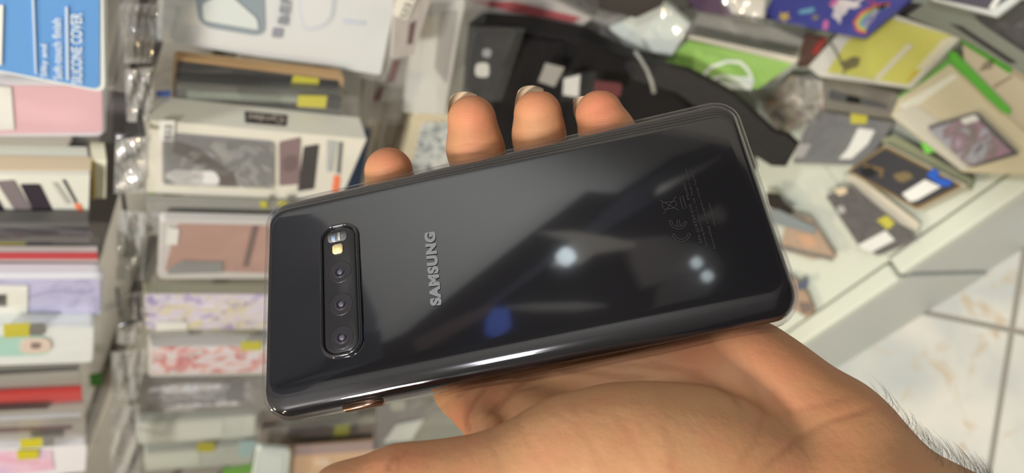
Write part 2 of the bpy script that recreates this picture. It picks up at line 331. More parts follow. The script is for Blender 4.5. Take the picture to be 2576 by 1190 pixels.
# side key cut-out in the case on the lower long side
for (u, v, l) in ((915, 1018, .0062),):
    c = ph(u, v, 0); loft('side_key', [([(c[0]+x, -CH-.0002+y) for x, y in rrect(l, .0009, .0006)], z) for z in (-.0016, .0010)], mat((176, 140, 118), .25, metal=1, name='side_key'), phone)
PPL = (MC@-e3, float((MC@-e3)@(PO+PZ*.0040)))
TXM = mat((116, 118, 120), .5, name='grey_logo_print')
lg = text('lettering', 'SAMSUNG', PPL, (1112, 768), (1095, 583), 29, TXM, phone, lift=.0002, bold=.065)
FINE = mat((44, 42, 44), .5, name='faint_print')
for s, p0, p1, h in (('SM-G975F/DS  Model', (1768, 612), (1724, 462), 7), ('Samsung Electronics Co., Ltd.  Made in Vietnam', (1782, 622), (1728, 424), 7),
                     ('Rated voltage and designed in Korea  Suwon-si', (1802, 625), (1744, 430), 7), ('samsung.com', (1802, 568), (1788, 512), 6)):
    text('fine_print', s, PPL, p0, p1, h, FINE, phone, lift=.0002, bold=.0)
def stroke(name, pts, wpx, m, parent, pl=PPL, lift=.0002, closed=False):
    P = [np.array(p, float) for p in pts]
    if closed: P.append(P[0])
    V = []; n = len(P)
    for i in range(n):
        if closed and i in (0, n-1): t = P[1]-P[-2]
        else: t = P[min(i+1, n-1)]-P[max(i-1, 0)]
        t = t/np.linalg.norm(t); a = np.array([-t[1], t[0]])*wpx/2
        V += [on(pl, P[i]+a, lift), on(pl, P[i]-a, lift)]
    return newmesh(name, V, [[2*i, 2*i+1, 2*i+3, 2*i+2] for i in range(n-1)], m, parent)
def arc(cx, cy, r, a0_, a1_, n=12, sx=1): return [(cx+sx*r*math.cos(math.radians(a0_+(a1_-a0_)*k/n)), cy+r*math.sin(math.radians(a0_+(a1_-a0_)*k/n))) for k in range(n+1)]
stroke('ce_mark', arc(1706, 555, 22, 10, 178)+arc(1706, 555, 16, 178, 10), 1.6, FINE, phone, closed=True)
stroke('ce_mark', [(1704, 570), (1703, 555), (1709, 554), (1711, 568)], 1.6, FINE, phone)
stroke('ce_mark', arc(1714, 586, 23, 5, 172)+arc(1714, 586, 17, 172, 5), 1.6, FINE, phone, closed=True)
for pts in ([(1666, 512), (1672, 510), (1700, 507), (1702, 518), (1696, 523), (1676, 528), (1668, 524)],):
    stroke('recycling_mark', pts, 1.6, FINE, phone, closed=True)
stroke('recycling_mark', [(1660, 504), (1708, 530)], 1.5, FINE, phone); stroke('recycling_mark', [(1669, 538), (1701, 495)], 1.5, FINE, phone)
stroke('recycling_mark', [(1710, 497), (1717, 494), (1727, 523), (1718, 526)], 1.6, FINE, phone, closed=True)

# ------------------------------------------------------------------ hand (built in camera-space millimetres, then placed)
def J(u, v, z, r): return (np.array([(u-CX)/FPX*z, (v-CY)/FPX*z, z], dtype=np.float32), float(r))
#@HAND_DATA
FING = {
 'index':  [J(978, 432, 276, 8.6), J(985, 480, 280, 9.0), J(1030, 640, 276, 9.3), J(1110, 800, 262, 10), J(1192, 965, 254, 11.5)],
 'middle': [J(1187, 302, 274, 8.6), J(1196, 375, 276, 9.9), J(1210, 440, 276, 9.8), J(1270, 640, 272, 10), J(1380, 890, 252, 11.5)],
 'ring':   [J(1353, 288, 270, 8.4), J(1356, 340, 272, 9.0), J(1364, 420, 272, 9.2), J(1420, 620, 268, 9.6), J(1560, 880, 248, 11.5)],
 'pinky':  [J(1508, 288, 268, 8.3), J(1529, 340, 267, 9.5), J(1562, 405, 266, 9.4), J(1640, 580, 262, 9.2), J(1740, 860, 246, 11.5)],
}
PALM = [
 (J(1192, 965, 254, 11.5), J(2080, 1180, 232, 17), 9), (J(1380, 890, 252, 11.5), J(2080, 1150, 232, 17), 9), (J(1560, 880, 248, 11.5), J(2080, 1120, 232, 17), 9), (J(1740, 860, 246, 11.5), J(2060, 1100, 230, 17), 9),
 (J(1860, 952, 234, 18.5), J(2070, 1130, 228, 18), 9), (J(1600, 960, 246, 14), J(1900, 1010, 236, 17), 10),
 (J(1215, 1010, 240, 8), J(1500, 1130, 226, 12), 8), (J(1160, 975, 251, 7), J(1215, 1080, 224, 5.5), 7),
 (J(2075, 1140, 228, 18), J(2400, 1440, 214, 25), 9), (J(1980, 1180, 224, 18), J(2240, 1460, 206, 26), 10), (J(2100, 1230, 222, 18), J(2300, 1450, 208, 25), 9),
 (J(2400, 1440, 214, 25), (np.array([212, 190, 205], np.float32), 33.), 9), (J(2240, 1460, 206, 26), (np.array([200, 200, 200], np.float32), 33.), 12),
]
THUMB = [ (J(1560, 1175, 207, 21), J(1760, 1190, 212, 20), 10), (J(1420, 1190, 204, 17.5), J(1600, 1200, 206, 22), 10), (J(1250, 1235, 200, 14.5), J(1430, 1200, 204, 18), 8),
 (J(1120, 1250, 199, 13.3), J(1260, 1240, 201, 14.5), 5), (J(1010, 1254, 198, 12.5), J(1120, 1250, 199, 13.3), 5), (J(880, 1290, 197, 12.0), J(1010, 1254, 198, 12.5), 5), (J(820, 1330, 197, 10), J(880, 1290, 197, 12), 4),
 (J(1760, 1190, 212, 20), J(1980, 1230, 216, 18), 14)]
#@END_HAND
def cap(p, a, b):
    (A, ra), (B, rb) = a, b; ba = B-A; pa = p-A; h = np.clip(pa@ba/float(ba@ba), 0, 1)
    return np.linalg.norm(pa-h[:, None]*ba, axis=1)-(ra+(rb-ra)*h)
def smin(a, b, k):
    h = np.clip(.5+.5*(b-a)/k, 0, 1); return b+(a-b)*h-k*h*(1-h)
def sdf(p):
    p = p.astype(np.float32); d = None
    for a, b, k in PALM:
        c = cap(p, a, b); d = c if d is None else smin(d, c, k)
    fd = None
    for f in FING.values():
        g = None
        for i in range(len(f)-1):
            c = cap(p, f[i], f[i+1]); g = c if g is None else smin(g, c, 2.5)
        fd = g if fd is None else smin(fd, g, 1.2)
    d = smin(d, fd, 5)
    t = None
    for a, b, k in THUMB:
        c = cap(p, a, b); t = c if t is None else smin(t, c, k)
    return smin(d, t, 5.0)
def surface_nets(lo, hi, h, block=8):
    n = np.ceil((hi-lo)/(h*block)).astype(int); N = n*block+1
    g = np.full(N, 50, np.float32)
    cc = np.stack(np.meshgrid(*[lo[i]+(np.arange(n[i])+.5)*h*block for i in range(3)], indexing='ij'), -1).reshape(-1, 3)
    dc = sdf(cc); act = np.abs(dc) < h*block*1.05
    full = np.repeat(np.repeat(np.repeat(dc.reshape(n), block, 0), block, 1), block, 2); g[:-1, :-1, :-1] = full
    idx = np.argwhere(act.reshape(n)); r = np.arange(block+1)
    oo = np.stack(np.meshgrid(r, r, r, indexing='ij'), -1).reshape(-1, 3)
    for s in range(0, len(idx), 600):
        ii = (idx[s:s+600, None, :]*block+oo[None]).reshape(-1, 3); g[ii[:, 0], ii[:, 1], ii[:, 2]] = sdf(lo+ii*h)
    ins = g < 0
    c = sum(ins[i:N[0]-1+i, j:N[1]-1+j, k:N[2]-1+k].astype(np.int8) for i in (0, 1) for j in (0, 1) for k in (0, 1))
    cells = np.argwhere((c > 0) & (c < 8)); vid = np.full(N-1, -1, np.int32); vid[cells[:, 0], cells[:, 1], cells[:, 2]] = np.arange(len(cells))
    acc = np.zeros((len(cells), 3)); cnt = np.zeros(len(cells))
    cor = [(i, j, k) for i in (0, 1) for j in (0, 1) for k in (0, 1)]
    for a in cor:
        for ax in range(3):
            if a[ax]: continue
            b = list(a); b[ax] = 1
            va = g[cells[:, 0]+a[0], cells[:, 1]+a[1], cells[:, 2]+a[2]]; vb = g[cells[:, 0]+b[0], cells[:, 1]+b[1], cells[:, 2]+b[2]]
            m = (va < 0) != (vb < 0); t = np.where(m, va/(va-vb+1e-12), 0); pt = np.array(a, float)[None]+np.eye(3)[ax][None]*t[:, None]
            acc += pt*m[:, None]; cnt += m
    V = lo+(cells+acc/cnt[:, None])*h
    F = []
    for ax in range(3):
        o1, o2 = [(1, 2), (2, 0), (0, 1)][ax]
        sl = [slice(1, N[i]-1) for i in range(3)]; sl[ax] = slice(0, N[ax]-1); s2 = list(sl); s2[ax] = slice(1, N[ax])
        A = ins[tuple(sl)]; B = ins[tuple(s2)]; e = np.argwhere(A != B); base = e+np.array([s.start for s in sl])
        flip = A[e[:, 0], e[:, 1], e[:, 2]]
        u = np.zeros(3, int); u[o1] = 1; v = np.zeros(3, int); v[o2] = 1
        q = [base-u-v, base-v, base, base-u]; q = np.stack([vid[x[:, 0], x[:, 1], x[:, 2]] for x in q], 1)
        q[~flip] = q[~flip][:, ::-1]; F.append(q)
    F = np.concatenate(F); F = F[(F >= 0).all(1)]
    return V, F
def grad(V, e=.25):
    G = np.stack([sdf(V+np.eye(3)[i]*e)-sdf(V-np.eye(3)[i]*e) for i in range(3)], 1); return G/np.maximum(np.linalg.norm(G, axis=1), 1e-9)[:, None]
HV, HF = surface_nets(np.array([-75., -50, 155]), np.array([262., 250., 300]), .85)
for _ in range(2):
    G = grad(HV); HV = HV-G*sdf(HV)[:, None]*.9
G = grad(HV)
def px_of(V): return np.stack([CX+FPX*V[:, 0]/V[:, 2], CY+FPX*V[:, 1]/V[:, 2]], 1)
HPX = px_of(HV); front = (G*HV).sum(1)/np.linalg.norm(HV, axis=1) < .15
zz = HV[:, 2].copy()
def pl_dist(P, line):
    best = np.full(len(P), 1e9); tt = np.zeros(len(P)); L = [np.array(l, float) for l in line]
    for i in range(len(L)-1):
        ba = L[i+1]-L[i]; h = np.clip(((P-L[i])@ba)/(ba@ba), 0, 1); d = np.linalg.norm(P-L[i]-h[:, None]*ba, axis=1); m = d < best; tt[m] = (i+h[m])/(len(L)-1); best = np.minimum(best, d)
    return best, tt
crease = np.zeros(len(HV))
CREASES = [  # polyline, width px, depth mm
 ([(2215, 1015), (2160, 1035), (2080, 1060), (2010, 1100), (1950, 1150), (1900, 1200)], 10, .26), ([(2150, 990), (2090, 1010), (2010, 1030), (1960, 1040)], 10, .15),
 ([(1850, 920), (1900, 975), (1925, 1040), (1900, 1110), (1850, 1180)], 11, .2), ([(1700, 935), (1780, 950), (1840, 990), (1880, 1040)], 9, .3),
 ([(1320, 1005), (1300, 1050), (1330, 1110), (1380, 1190)], 10, .10), ([(1540, 1020), (1600, 1110), (1640, 1190)], 11, .09), ([(1440, 1060), (1500, 1130), (1540, 1190)], 11, .09), ([(1660, 1050), (1700, 1120), (1690, 1190)], 11, .08),
 ([(1168, 1085), (1176, 1040), (1200, 1000), (1240, 960)], 7, .5), ([(1240, 1050), (1285, 985), (1330, 950), (1400, 935)], 7, .6), ([(1180, 1090), (1182, 1060)], 5, .4), ([(1140, 1000), (1190, 970), (1260, 945)], 6, .3),
 ([(1380, 928), (1480, 935), (1570, 950), (1640, 945)], 7, .5), ([(1620, 905), (1700, 925), (1780, 940)], 7, .35), ([(1500, 920), (1600, 915), (1690, 930)], 5, .25), ([(1010, 1135), (985, 1160), (975, 1190)], 7, .3), ([(1040, 1120), (1010, 1150), (1000, 1190)], 5, .2),
 ([(1135, 372), (1180, 362), (1225, 366), (1262, 360)], 4, .25), ([(1130, 395), (1170, 388), (1250, 392)], 5, .3), ([(1296, 368), (1350, 362), (1420, 355)], 5, .25), ([(1290, 340), (1330, 332), (1370, 334)], 3, .12), ([(1462, 335), (1520, 328), (1580, 322)], 3, .15),
 ([(1100, 1040), (1130, 1010)], 4, .2), ([(1200, 1075), (1260, 1010), (1310, 980), (1380, 962)], 5, .3),
]
for line, wd_, dp in CREASES:
    d, t = pl_dist(HPX, line); fade = np.clip(np.minimum(t, 1-t)*6, .15, 1); k = np.exp(-(d/wd_)**2)*front*fade
    HV = HV-G*(k*dp)[:, None]; crease = np.maximum(crease, k*min(1, dp*2.2))
# tendon and pad relief
relief = .35*np.sin(HPX[:, 0]/26+HPX[:, 1]/90)*np.exp(-((HPX[:, 0]-1500)/260)**2-((HPX[:, 1]-1120)/110)**2)*front
HV = HV+G*relief[:, None]*.35
def blob(c, s): return np.exp(-((HPX[:, 0]-c[0])/s[0])**2-((HPX[:, 1]-c[1])/s[1])**2)
blush = np.zeros(len(HV))
for c, s, a in (((1190, 290), (60, 60), .55), ((1200, 350), (50, 40), .35), ((1355, 250), (60, 50), .45), ((1510, 270), (70, 60), .8), ((975, 400), (60, 40), .6), ((1170, 1050), (30, 60), .5), ((1240, 990), (50, 60), .35), ((1290, 960), (40, 40), .3),
                ((1760, 890), (120, 50), .45), ((1950, 920), (120, 70), .35), ((2010, 1000), (90, 40), .3), ((1030, 1150), (60, 40), .5), ((930, 1160), (50, 40), .4)):
    blush = np.maximum(blush, a*blob(c, s))
Wv = (CAM[None]+(HV/1000.)@MC.T)
hc = Wv.mean(0)
me = bpy.data.meshes.new('hand'); me.vertices.add(len(Wv)); me.vertices.foreach_set('co', (Wv-hc).astype(np.float32).ravel())
me.loops.add(len(HF)*4); me.loops.foreach_set('vertex_index', HF.astype(np.int32).ravel()); me.polygons.add(len(HF)); me.polygons.foreach_set('loop_start', np.arange(0, len(HF)*4, 4, dtype=np.int32))
me.update(calc_edges=True); me.validate(); me.polygons.foreach_set('use_smooth', [True]*len(me.polygons))
ca = me.attributes.new('skin_lines', 'FLOAT', 'POINT'); ca.data.foreach_set('value', crease.astype(np.float32))
ct = me.attributes.new('fingertip', 'FLOAT', 'POINT'); ct.data.foreach_set('value', (np.clip((490-HPX[:, 1])/40, 0, 1)*np.clip((HPX[:, 1]-225)/60, 0, 1)).astype(np.float32))
cb = me.attributes.new('blush', 'FLOAT', 'POINT'); cb.data.foreach_set('value', blush.astype(np.float32))
print('hand verts', len(HV))
def skin():
    m = bpy.data.materials.new('skin'); m.use_nodes = True; nt = m.node_tree; b = nt.nodes['Principled BSDF']; N = nt.nodes.new; Lk = nt.links.new
    b.inputs['Roughness'].default_value = .6; b.inputs['Specular IOR Level'].default_value = .28
    b.inputs['Subsurface Weight'].default_value = .25; b.inputs['Subsurface Radius'].default_value = (.6, .22, .1); b.inputs['Subsurface Scale'].default_value = .004
    tc = N('ShaderNodeTexCoord')
    def nz(s, d=2, dist=0):
        t = N('ShaderNodeTexNoise'); t.inputs['Scale'].default_value = s; t.inputs['Detail'].default_value = d; t.inputs['Distortion'].default_value = dist; Lk(tc.outputs['Object'], t.inputs['Vector']); return t.outputs[0]
    def mix(f, a, c, typ='MIX'):
        x = N('ShaderNodeMix'); x.data_type = 'RGBA'; x.blend_type = typ
        if isinstance(f, (int, float)): x.inputs[0].default_value = f
        else: Lk(f, x.inputs[0])
        for i, v in ((6, a), (7, c)):
            if isinstance(v, tuple): x.inputs[i].default_value = v
            else: Lk(v, x.inputs[i])
        return x.outputs[2]
    def rng_(o, a, c, lo=0., hi=1.):
        r = N('ShaderNodeMapRange'); r.inputs[1].default_value = a; r.inputs[2].default_value = c; r.inputs[3].default_value = lo; r.inputs[4].default_value = hi; Lk(o, r.inputs[0]); return r.outputs[0]
    base = mix(rng_(nz(28, 3), .35, .65), lin(SK1), lin(SK2))
    base = mix(rng_(nz(110, 3), .45, .75, 0, .35), base, lin((196, 126, 98)))
    at = N('ShaderNodeAttribute'); at.attribute_name = 'blush'; base = mix(at.outputs['Fac'], base, lin(SK3))
    al = N('ShaderNodeAttribute'); al.attribute_name = 'skin_lines'; base = mix(rng_(al.outputs['Fac'], 0, 1, 0, .42), base, lin((140, 84, 56)))
    Lk(base, b.inputs['Base Color'])
    wv = N('ShaderNodeTexWave'); wv.inputs['Scale'].default_value = 560; wv.inputs['Distortion'].default_value = 6; wv.inputs['Detail'].default_value = 1; wv.inputs['Detail Scale'].default_value = .12; Lk(tc.outputs['Object'], wv.inputs['Vector'])
    ad = N('ShaderNodeMath'); ad.operation = 'MULTIPLY_ADD'; tp = N('ShaderNodeAttribute'); tp.attribute_name = 'fingertip'; mu = N('ShaderNodeMath'); mu.operation = 'MULTIPLY'; Lk(wv.outputs['Fac'], mu.inputs[0]); Lk(tp.outputs['Fac'], mu.inputs[1]); ad.inputs[1].default_value = .3; Lk(mu.outputs[0], ad.inputs[0]); Lk(nz(420, 4), ad.inputs[2])
    bp = N('ShaderNodeBump'); bp.inputs['Strength'].default_value = .26; bp.inputs['Distance'].default_value = .0007; Lk(ad.outputs[0], bp.inputs['Height']); Lk(bp.outputs[0], b.inputs['Normal'])
    return m
SK1, SK2, SK3 = (188, 140, 100), (173, 123, 84), (196, 118, 88)
me.materials.append(skin())
hand = bpy.data.objects.new('hand', me); COL.objects.link(hand); hand.matrix_world = Matrix.Translation(Vector(hc))
tag(hand, 'open palm-up hand and wrist holding the phone, four fingertips rising above its upper edge', 'hand')
def cw(p): return CAM+MC@(np.array(p, float)/1000.)
# fingernails: curved plates on the far side of each tip, free edge just past the pad
def nail(tip, nxt, bdir, over, hw, name='fingernail', ln=9):
    (A, ra), (B, rb) = tip, nxt; a = (A-B)/np.linalg.norm(A-B); b = np.array(bdir, float); b -= a*(b@a); b /= np.linalg.norm(b); s = np.cross(a, b)
    V = []; n, k = 14, 10
    for th in (0, .45):
        for i in range(k+1):
            t = i/k
            for j in range(n+1):
                ang = (j/n*2-1)*hw; edge = (ra+over)*math.sqrt(max(0, 1-.30*(abs(j/n*2-1))**2.4))
                ax = -ln+(edge+ln)*t; rr = ra*(.99-.30*max(0, ax/(ra+over))**2)
                V.append(cw(A+a*ax+(b*math.cos(ang)+s*math.sin(ang))*(rr+th-.2)))
    m_ = (n+1)*(k+1); F = []
    for i in range(k):
        for j in range(n):
            q = [i*(n+1)+j, i*(n+1)+j+1, (i+1)*(n+1)+j+1, (i+1)*(n+1)+j]; F.append(q[::-1]); F.append([x+m_ for x in q])
    for j in range(n): F.append([k*(n+1)+j, k*(n+1)+j+1, m_+k*(n+1)+j+1, m_+k*(n+1)+j])
    return newmesh(name, V, F, mat((226, 204, 172), .3, coat=.3, name='nail', var=.12, vscale=300), hand, True)
nail(FING['middle'][0], FING['middle'][1], (-.45, 0, .9), 1.5, .85, ln=6); nail(FING['ring'][0], FING['ring'][1], (-.4, 0, .9), 1.2, .85, ln=6)
nail(FING['pinky'][0], FING['pinky'][1], (-.55, 0, .85), 1.3, .85, ln=6)
# fine dark hairs along the outer edge of the wrist and forearm
bvh = BVHTree.FromPolygons([Vector(v) for v in Wv], [list(map(int, f)) for f in HF])
hv, hf = [], []
def hair(P, N_, L_, lean):
    pts = [P+N_*L_*t*(1-.25*t)+lean*L_*t*t for t in np.linspace(0, 1, 5)]; b = len(hv); sd = np.cross(N_, lean); sd /= np.linalg.norm(sd)
    for i, q in enumerate(pts):
        wdt = .00007*(1-.75*i/4)
        for k in range(3):
            a = 2.094*k; hv.append(q+sd*wdt*math.cos(a)+N_*wdt*math.sin(a))
    for i in range(4):
        for k in range(3): hf.append([b+i*3+k, b+i*3+(k+1) % 3, b+(i+1)*3+(k+1) % 3, b+(i+1)*3+k])
nrm = G@MC.T
sel = np.where((HPX[:, 0] > 2205) & (HPX[:, 0] < 2500) & (np.abs((G*HV).sum(1)/np.linalg.norm(HV, axis=1)) < .32) & (G[:, 1] < -.2))[0]
adir = cw(J(2420, 1400, 214, 1)[0])-cw(J(2080, 1130, 228, 1)[0]); adir /= np.linalg.norm(adir)
if len(sel):
    wts = np.clip((HPX[sel, 0]-2190)/250, .05, 1); wts /= wts.sum()
    for i in rng.choice(sel, 230, p=wts):
        hair(Wv[i], nrm[i], rng.uniform(.002, .0055), -adir*rng.uniform(.6, 1.6)+np.cross(adir, nrm[i])*rng.uniform(-.4, .4)+nrm[i]*.05)
    tag(newmesh('arm_hair', hv, hf, mat((38, 32, 30), .5, name='dark_hair'), hand), kind='stuff')
# ------------------------------------------------------------------ wares
def LP(u, v, s, tilt):                          # plane leaning back against the display through the point seen at s
    P = on(SP(s), (u, v)); t = math.radians(tilt); n = NB*math.cos(t)-ZP*math.sin(t); return (n, float(n@P))
def SIDE(pl, p, p2):
    A, B = on(pl, p), on(pl, p2); n = np.cross(B-A, NB); n /= np.linalg.norm(n); return (n, float(n@A))
def lay(parent, name, pl, q, m, lift=.0008, th=.0006, r=0, label=None):
    o = slab(name, pl, q, th, m, parent, r=r, lift=lift)
    if label: o['label'] = label
    return o
LAB = mat((228, 228, 222), .6, name='paper_label'); YT = mat((196, 188, 44), .55, name='yellow_sticker'); BT = mat((42, 40, 44), .5, name='black_sticker'); BLU = mat((36, 92, 196), .5, name='blue_sticker')
INKM = mat(INK, .6, name='ink'); PALEINK = mat((186, 196, 226), .6, name='pale_ink'); ORG = mat((238, 128, 88), .5, name='orange_print')
def item(name, label, cat, pl, q, th, m, group=None, r=0, parts=(), fq=None, famp=.003, fm=None, bev=.0008, flift=.003):
    o = slab(name, pl, q, th, m, r=r, bev=bev); tag(o, label, cat, group)
    for p in parts:
        nm, pq, pm = p[:3]; kw = p[3] if len(p) > 3 else {}
        ppl = kw.pop('pl', pl) if kw else pl; kw = dict(kw)
        lay(o, nm, ppl, pq, pm, **kw)
    if fq: film(pl, fq, o, famp, m=fm, lift=flift)
    return o
G2 = 'packaged phone cases hanging in the middle row'; G1 = 'packaged phone cases hanging in the left row'; G3 = 'packages lying on the white display base'; G4 = 'packages heaped below the hanging rows'
# ---- left row
pl = SP(.44)
o = item('silicone_case_package', 'blue silicone cover card framed by a white case, at the top left corner', 'phone case', pl, [(-280, -170), (271, -70), (272, 240), (-280, 132)], .012, mat((226, 230, 226), .35), G1, .1, bev=.003,
     parts=(('card', [(-270, -160), (250, -76), (250, 224), (-270, 122)], mat((98, 150, 208), .5, name='blue_card'), dict(r=.07)), ('price_label', [(-40, 6), (8, 8), (4, 158), (-40, 160)], LAB, dict(lift=.002))),
     fq=[(-280, -180), (372, -90), (322, 262), (-280, 150)], fm=FILM_HAZY, famp=.004, flift=-.011)
for s, p0, p1, h in (('SILICONE COVER', (206, 205), (206, 27), 27), ('Soft-touch finish', (156, 194), (153, 40), 22), ('Silky and', (122, 187), (122, 106), 20)): text('lettering', s, pl, p0, p1, h, mat((214, 226, 236), .5), o, lift=.0022, bold=.02)
lay(o, 'printed_line', pl, [(163, 12), (170, 12), (173, 196), (166, 196)], mat((196, 212, 230), .5), lift=.0022); lay(o, 'printed_line', pl, [(78, -40), (84, -40), (92, 180), (87, 180)], mat((196, 212, 230), .5), lift=.0022)
pl = SP(.475)
item('phone_case_package', 'pale pink phone case in a rounded clear box, just under the blue silicone cover', 'phone case', pl, [(-280, 205), (268, 205), (268, 345), (-280, 345)], .012, mat((226, 224, 230), .35), G1, .12, bev=.003,
     parts=(('phone_case', [(-270, 212), (256, 216), (258, 332), (-270, 338)], mat((229, 186, 194), .4, name='pink_case', var=.08), dict(r=.1)), ('price_label', [(-60, 205), (28, 215), (36, 322), (-60, 325)], LAB, dict(lift=.002))), fq=[(-280, 190), (285, 190), (282, 352), (-280, 352)])
pl = SP(.455)
o = item('phone_case_box', 'white box printed with lens and phone pictures and an orange mark, in the left row', 'phone case', pl, [(-280, 436), (226, 440), (222, 552), (-280, 552)], .03, mat((220, 220, 208), .5), G1, bev=0,
     parts=(('printed_phone', [(-10, 455), (35, 452), (80, 530), (42, 536)], mat((128, 118, 120), .4), dict(r=.15)), ('printed_phone', [(50, 462), (100, 462), (134, 532), (86, 536)], mat((56, 50, 58), .4), dict(r=.15)), ('printed_phone', [(-40, 500), (-5, 500), (15, 535), (-30, 535)], mat((50, 48, 54), .4)),
            ('orange_mark', [(186, 512), (202, 512), (214, 542), (204, 544)], ORG), ('printed_line', [(156, 452), (163, 450), (195, 508), (188, 510)], mat((92, 92, 92), .5)), ('printed_line', [(130, 458), (142, 458), (178, 510), (165, 512)], mat((184, 184, 176), .5))))
lay(o, 'side_print', SIDE(pl, (-280, 436), (226, 440)), [(-200, 388), (230, 396), (228, 430), (-200, 430)], mat((214, 196, 168), .5), lift=.0006)
item('phone_case_package', 'small cream and yellow edged pack poking out beside the white box in the left row', 'phone case', SP(.47), [(232, 405), (268, 405), (266, 500), (236, 500)], .02, mat((236, 232, 206), .5), G1, parts=(('yellow_edge', [(230, 404), (238, 404), (240, 500), (232, 500)], mat((196, 168, 70), .5)),))
pl = SP(.44)
item('phone_case_package', 'black phone case with a yellow mark, in the left row over the red one', 'phone case', pl, [(-280, 562), (224, 560), (228, 640), (-280, 640)], .012, mat((92, 90, 88), .4), G1,
     parts=(('phone_case', [(-280, 570), (222, 572), (222, 594), (-280, 596)], mat((38, 34, 38), .3)), ('yellow_sticker', [(-30, 609), (64, 610), (64, 624), (-30, 624)], YT), ('printed_line', [(70, 608), (130, 606), (130, 622), (72, 624)], mat((56, 56, 56), .5))), fq=[(-280, 552), (272, 552), (275, 640), (-280, 640)])
pl = SP(.43)
item('phone_case_package', 'pinkish grey pack with a thin red edge, right above the lavender case', 'phone case', pl, [(-280, 634), (246, 634), (252, 692), (-280, 692)], .006, mat((200, 186, 182), .45), G1,
     parts=(('red_edge', [(-280, 634), (244, 634), (246, 651), (-280, 650)], mat((178, 58, 62), .4, name='red_case')),))
pl = SP(.415)
o = item('phone_case_package', 'lavender phone case with a white rim and a square barcode label', 'phone case', pl, [(-280, 696), (263, 693), (262, 797), (-280, 800)], .012, mat((228, 230, 238), .35), G1, .14, bev=.003,
     parts=(('phone_case', [(-270, 704), (252, 702), (251, 788), (-270, 792)], pattern([(170, 168, 206), (196, 194, 226), (178, 176, 214)], 30, seed=2), dict(r=.1)), ('price_label', [(-40, 712), (70, 714), (68, 788), (-40, 790)], LAB, dict(lift=.002))), fq=[(-280, 688), (290, 688), (285, 806), (-280, 808)])
for k in range(5): lay(o, 'barcode_bar', pl, [(-8+k*5, 735), (-6+k*5, 735), (-6+k*5, 765), (-8+k*5, 765)], INKM, lift=.003)
pl = SP(.40)
item('phone_case_package', 'white pack with a mint green oval and a yellow sticker, below the lavender case', 'phone case', pl, [(-280, 822), (242, 822), (236, 912), (-280, 930)], .015, mat((226, 230, 228), .4), G1, .08, bev=.002,
     parts=(('mint_print', [(-160, 850), (122, 842), (126, 892), (-160, 900)], mat((172, 212, 200), .4), dict(r=.35)), ('peach_print', [(50, 848), (128, 846), (128, 884), (50, 888)], mat((222, 204, 190), .4), dict(r=.45, lift=.0016)), ('dark_print', [(76, 858), (100, 858), (100, 872), (78, 872)], mat((140, 120, 112), .5), dict(r=.4, lift=.0024)),
            ('yellow_sticker', [(8, 812), (74, 808), (74, 842), (10, 845)], YT, dict(lift=.002)), ('black_sticker', [(77, 810), (112, 808), (110, 838), (77, 840)], mat((120, 118, 112), .5), dict(lift=.002))), fq=[(-280, 806), (262, 806), (255, 925), (-280, 935)])
pl = SP(.412)
item('phone_case_package', 'dark grey pack in a dull bag, above the bright red strip in the left row', 'phone case', pl, [(-280, 940), (200, 918), (205, 978), (-280, 1000)], .012, mat((156, 156, 148), .4), G1, parts=(('phone_case', [(-280, 942), (196, 920), (196, 930), (-280, 956)], mat((54, 54, 54), .4)), ('phone_case', [(-280, 986), (200, 968), (200, 980), (-280, 1002)], mat((84, 84, 80), .4))), fq=[(-280, 930), (225, 912), (225, 985), (-280, 1005)])
pl = SP(.405)
item('phone_case_package', 'bright red phone case seen edge on, low in the left row', 'phone case', pl, [(-280, 1012), (206, 984), (208, 1008), (-280, 1044)], .010, mat((204, 62, 58), .4, name='red_case'), G1, fq=[(-280, 1000), (235, 975), (235, 1020), (-280, 1050)])
pl = SP(.40)
item('phone_case_package', 'silvery bag over a maroon edged case, under the bright red strip', 'phone case', pl, [(-280, 1046), (216, 1020), (216, 1108), (-280, 1130)], .006, mat((168, 162, 154), .4), G1, parts=(('dark_edge', [(-280, 1036), (120, 1018), (120, 1026), (-280, 1046)], mat((66, 40, 44), .4)), ('silver_edge', [(-280, 1058), (205, 1036), (205, 1046), (-280, 1072)], mat((192, 194, 202), .3)), ('maroon_edge', [(-280, 1088), (180, 1070), (180, 1078), (-280, 1100)], mat((112, 84, 88), .4))), fq=[(-280, 1030), (252, 1010), (250, 1110), (-280, 1135)])
pl = SP(.39)
item('phone_case_package', 'pink and white pack with two yellow stickers in the bottom left corner', 'phone case', pl, [(-280, 1146), (220, 1120), (216, 1186), (-280, 1240)], .02, mat((228, 226, 230), .4), G1, .06,
     parts=(('phone_case', [(-280, 1142), (130, 1132), (136, 1180), (-280, 1230)], pattern([(226, 176, 198), (232, 196, 214), (216, 188, 218)], 24, seed=5), {}), ('yellow_sticker', [(50, 1102), (106, 1098), (106, 1120), (52, 1124)], YT, dict(lift=.002)), ('yellow_sticker', [(42, 1130), (98, 1128), (96, 1150), (44, 1153)], YT, dict(lift=.002)), ('grey_sticker', [(108, 1100), (136, 1098), (136, 1118), (108, 1120)], mat((128, 126, 122), .5), dict(lift=.002))))
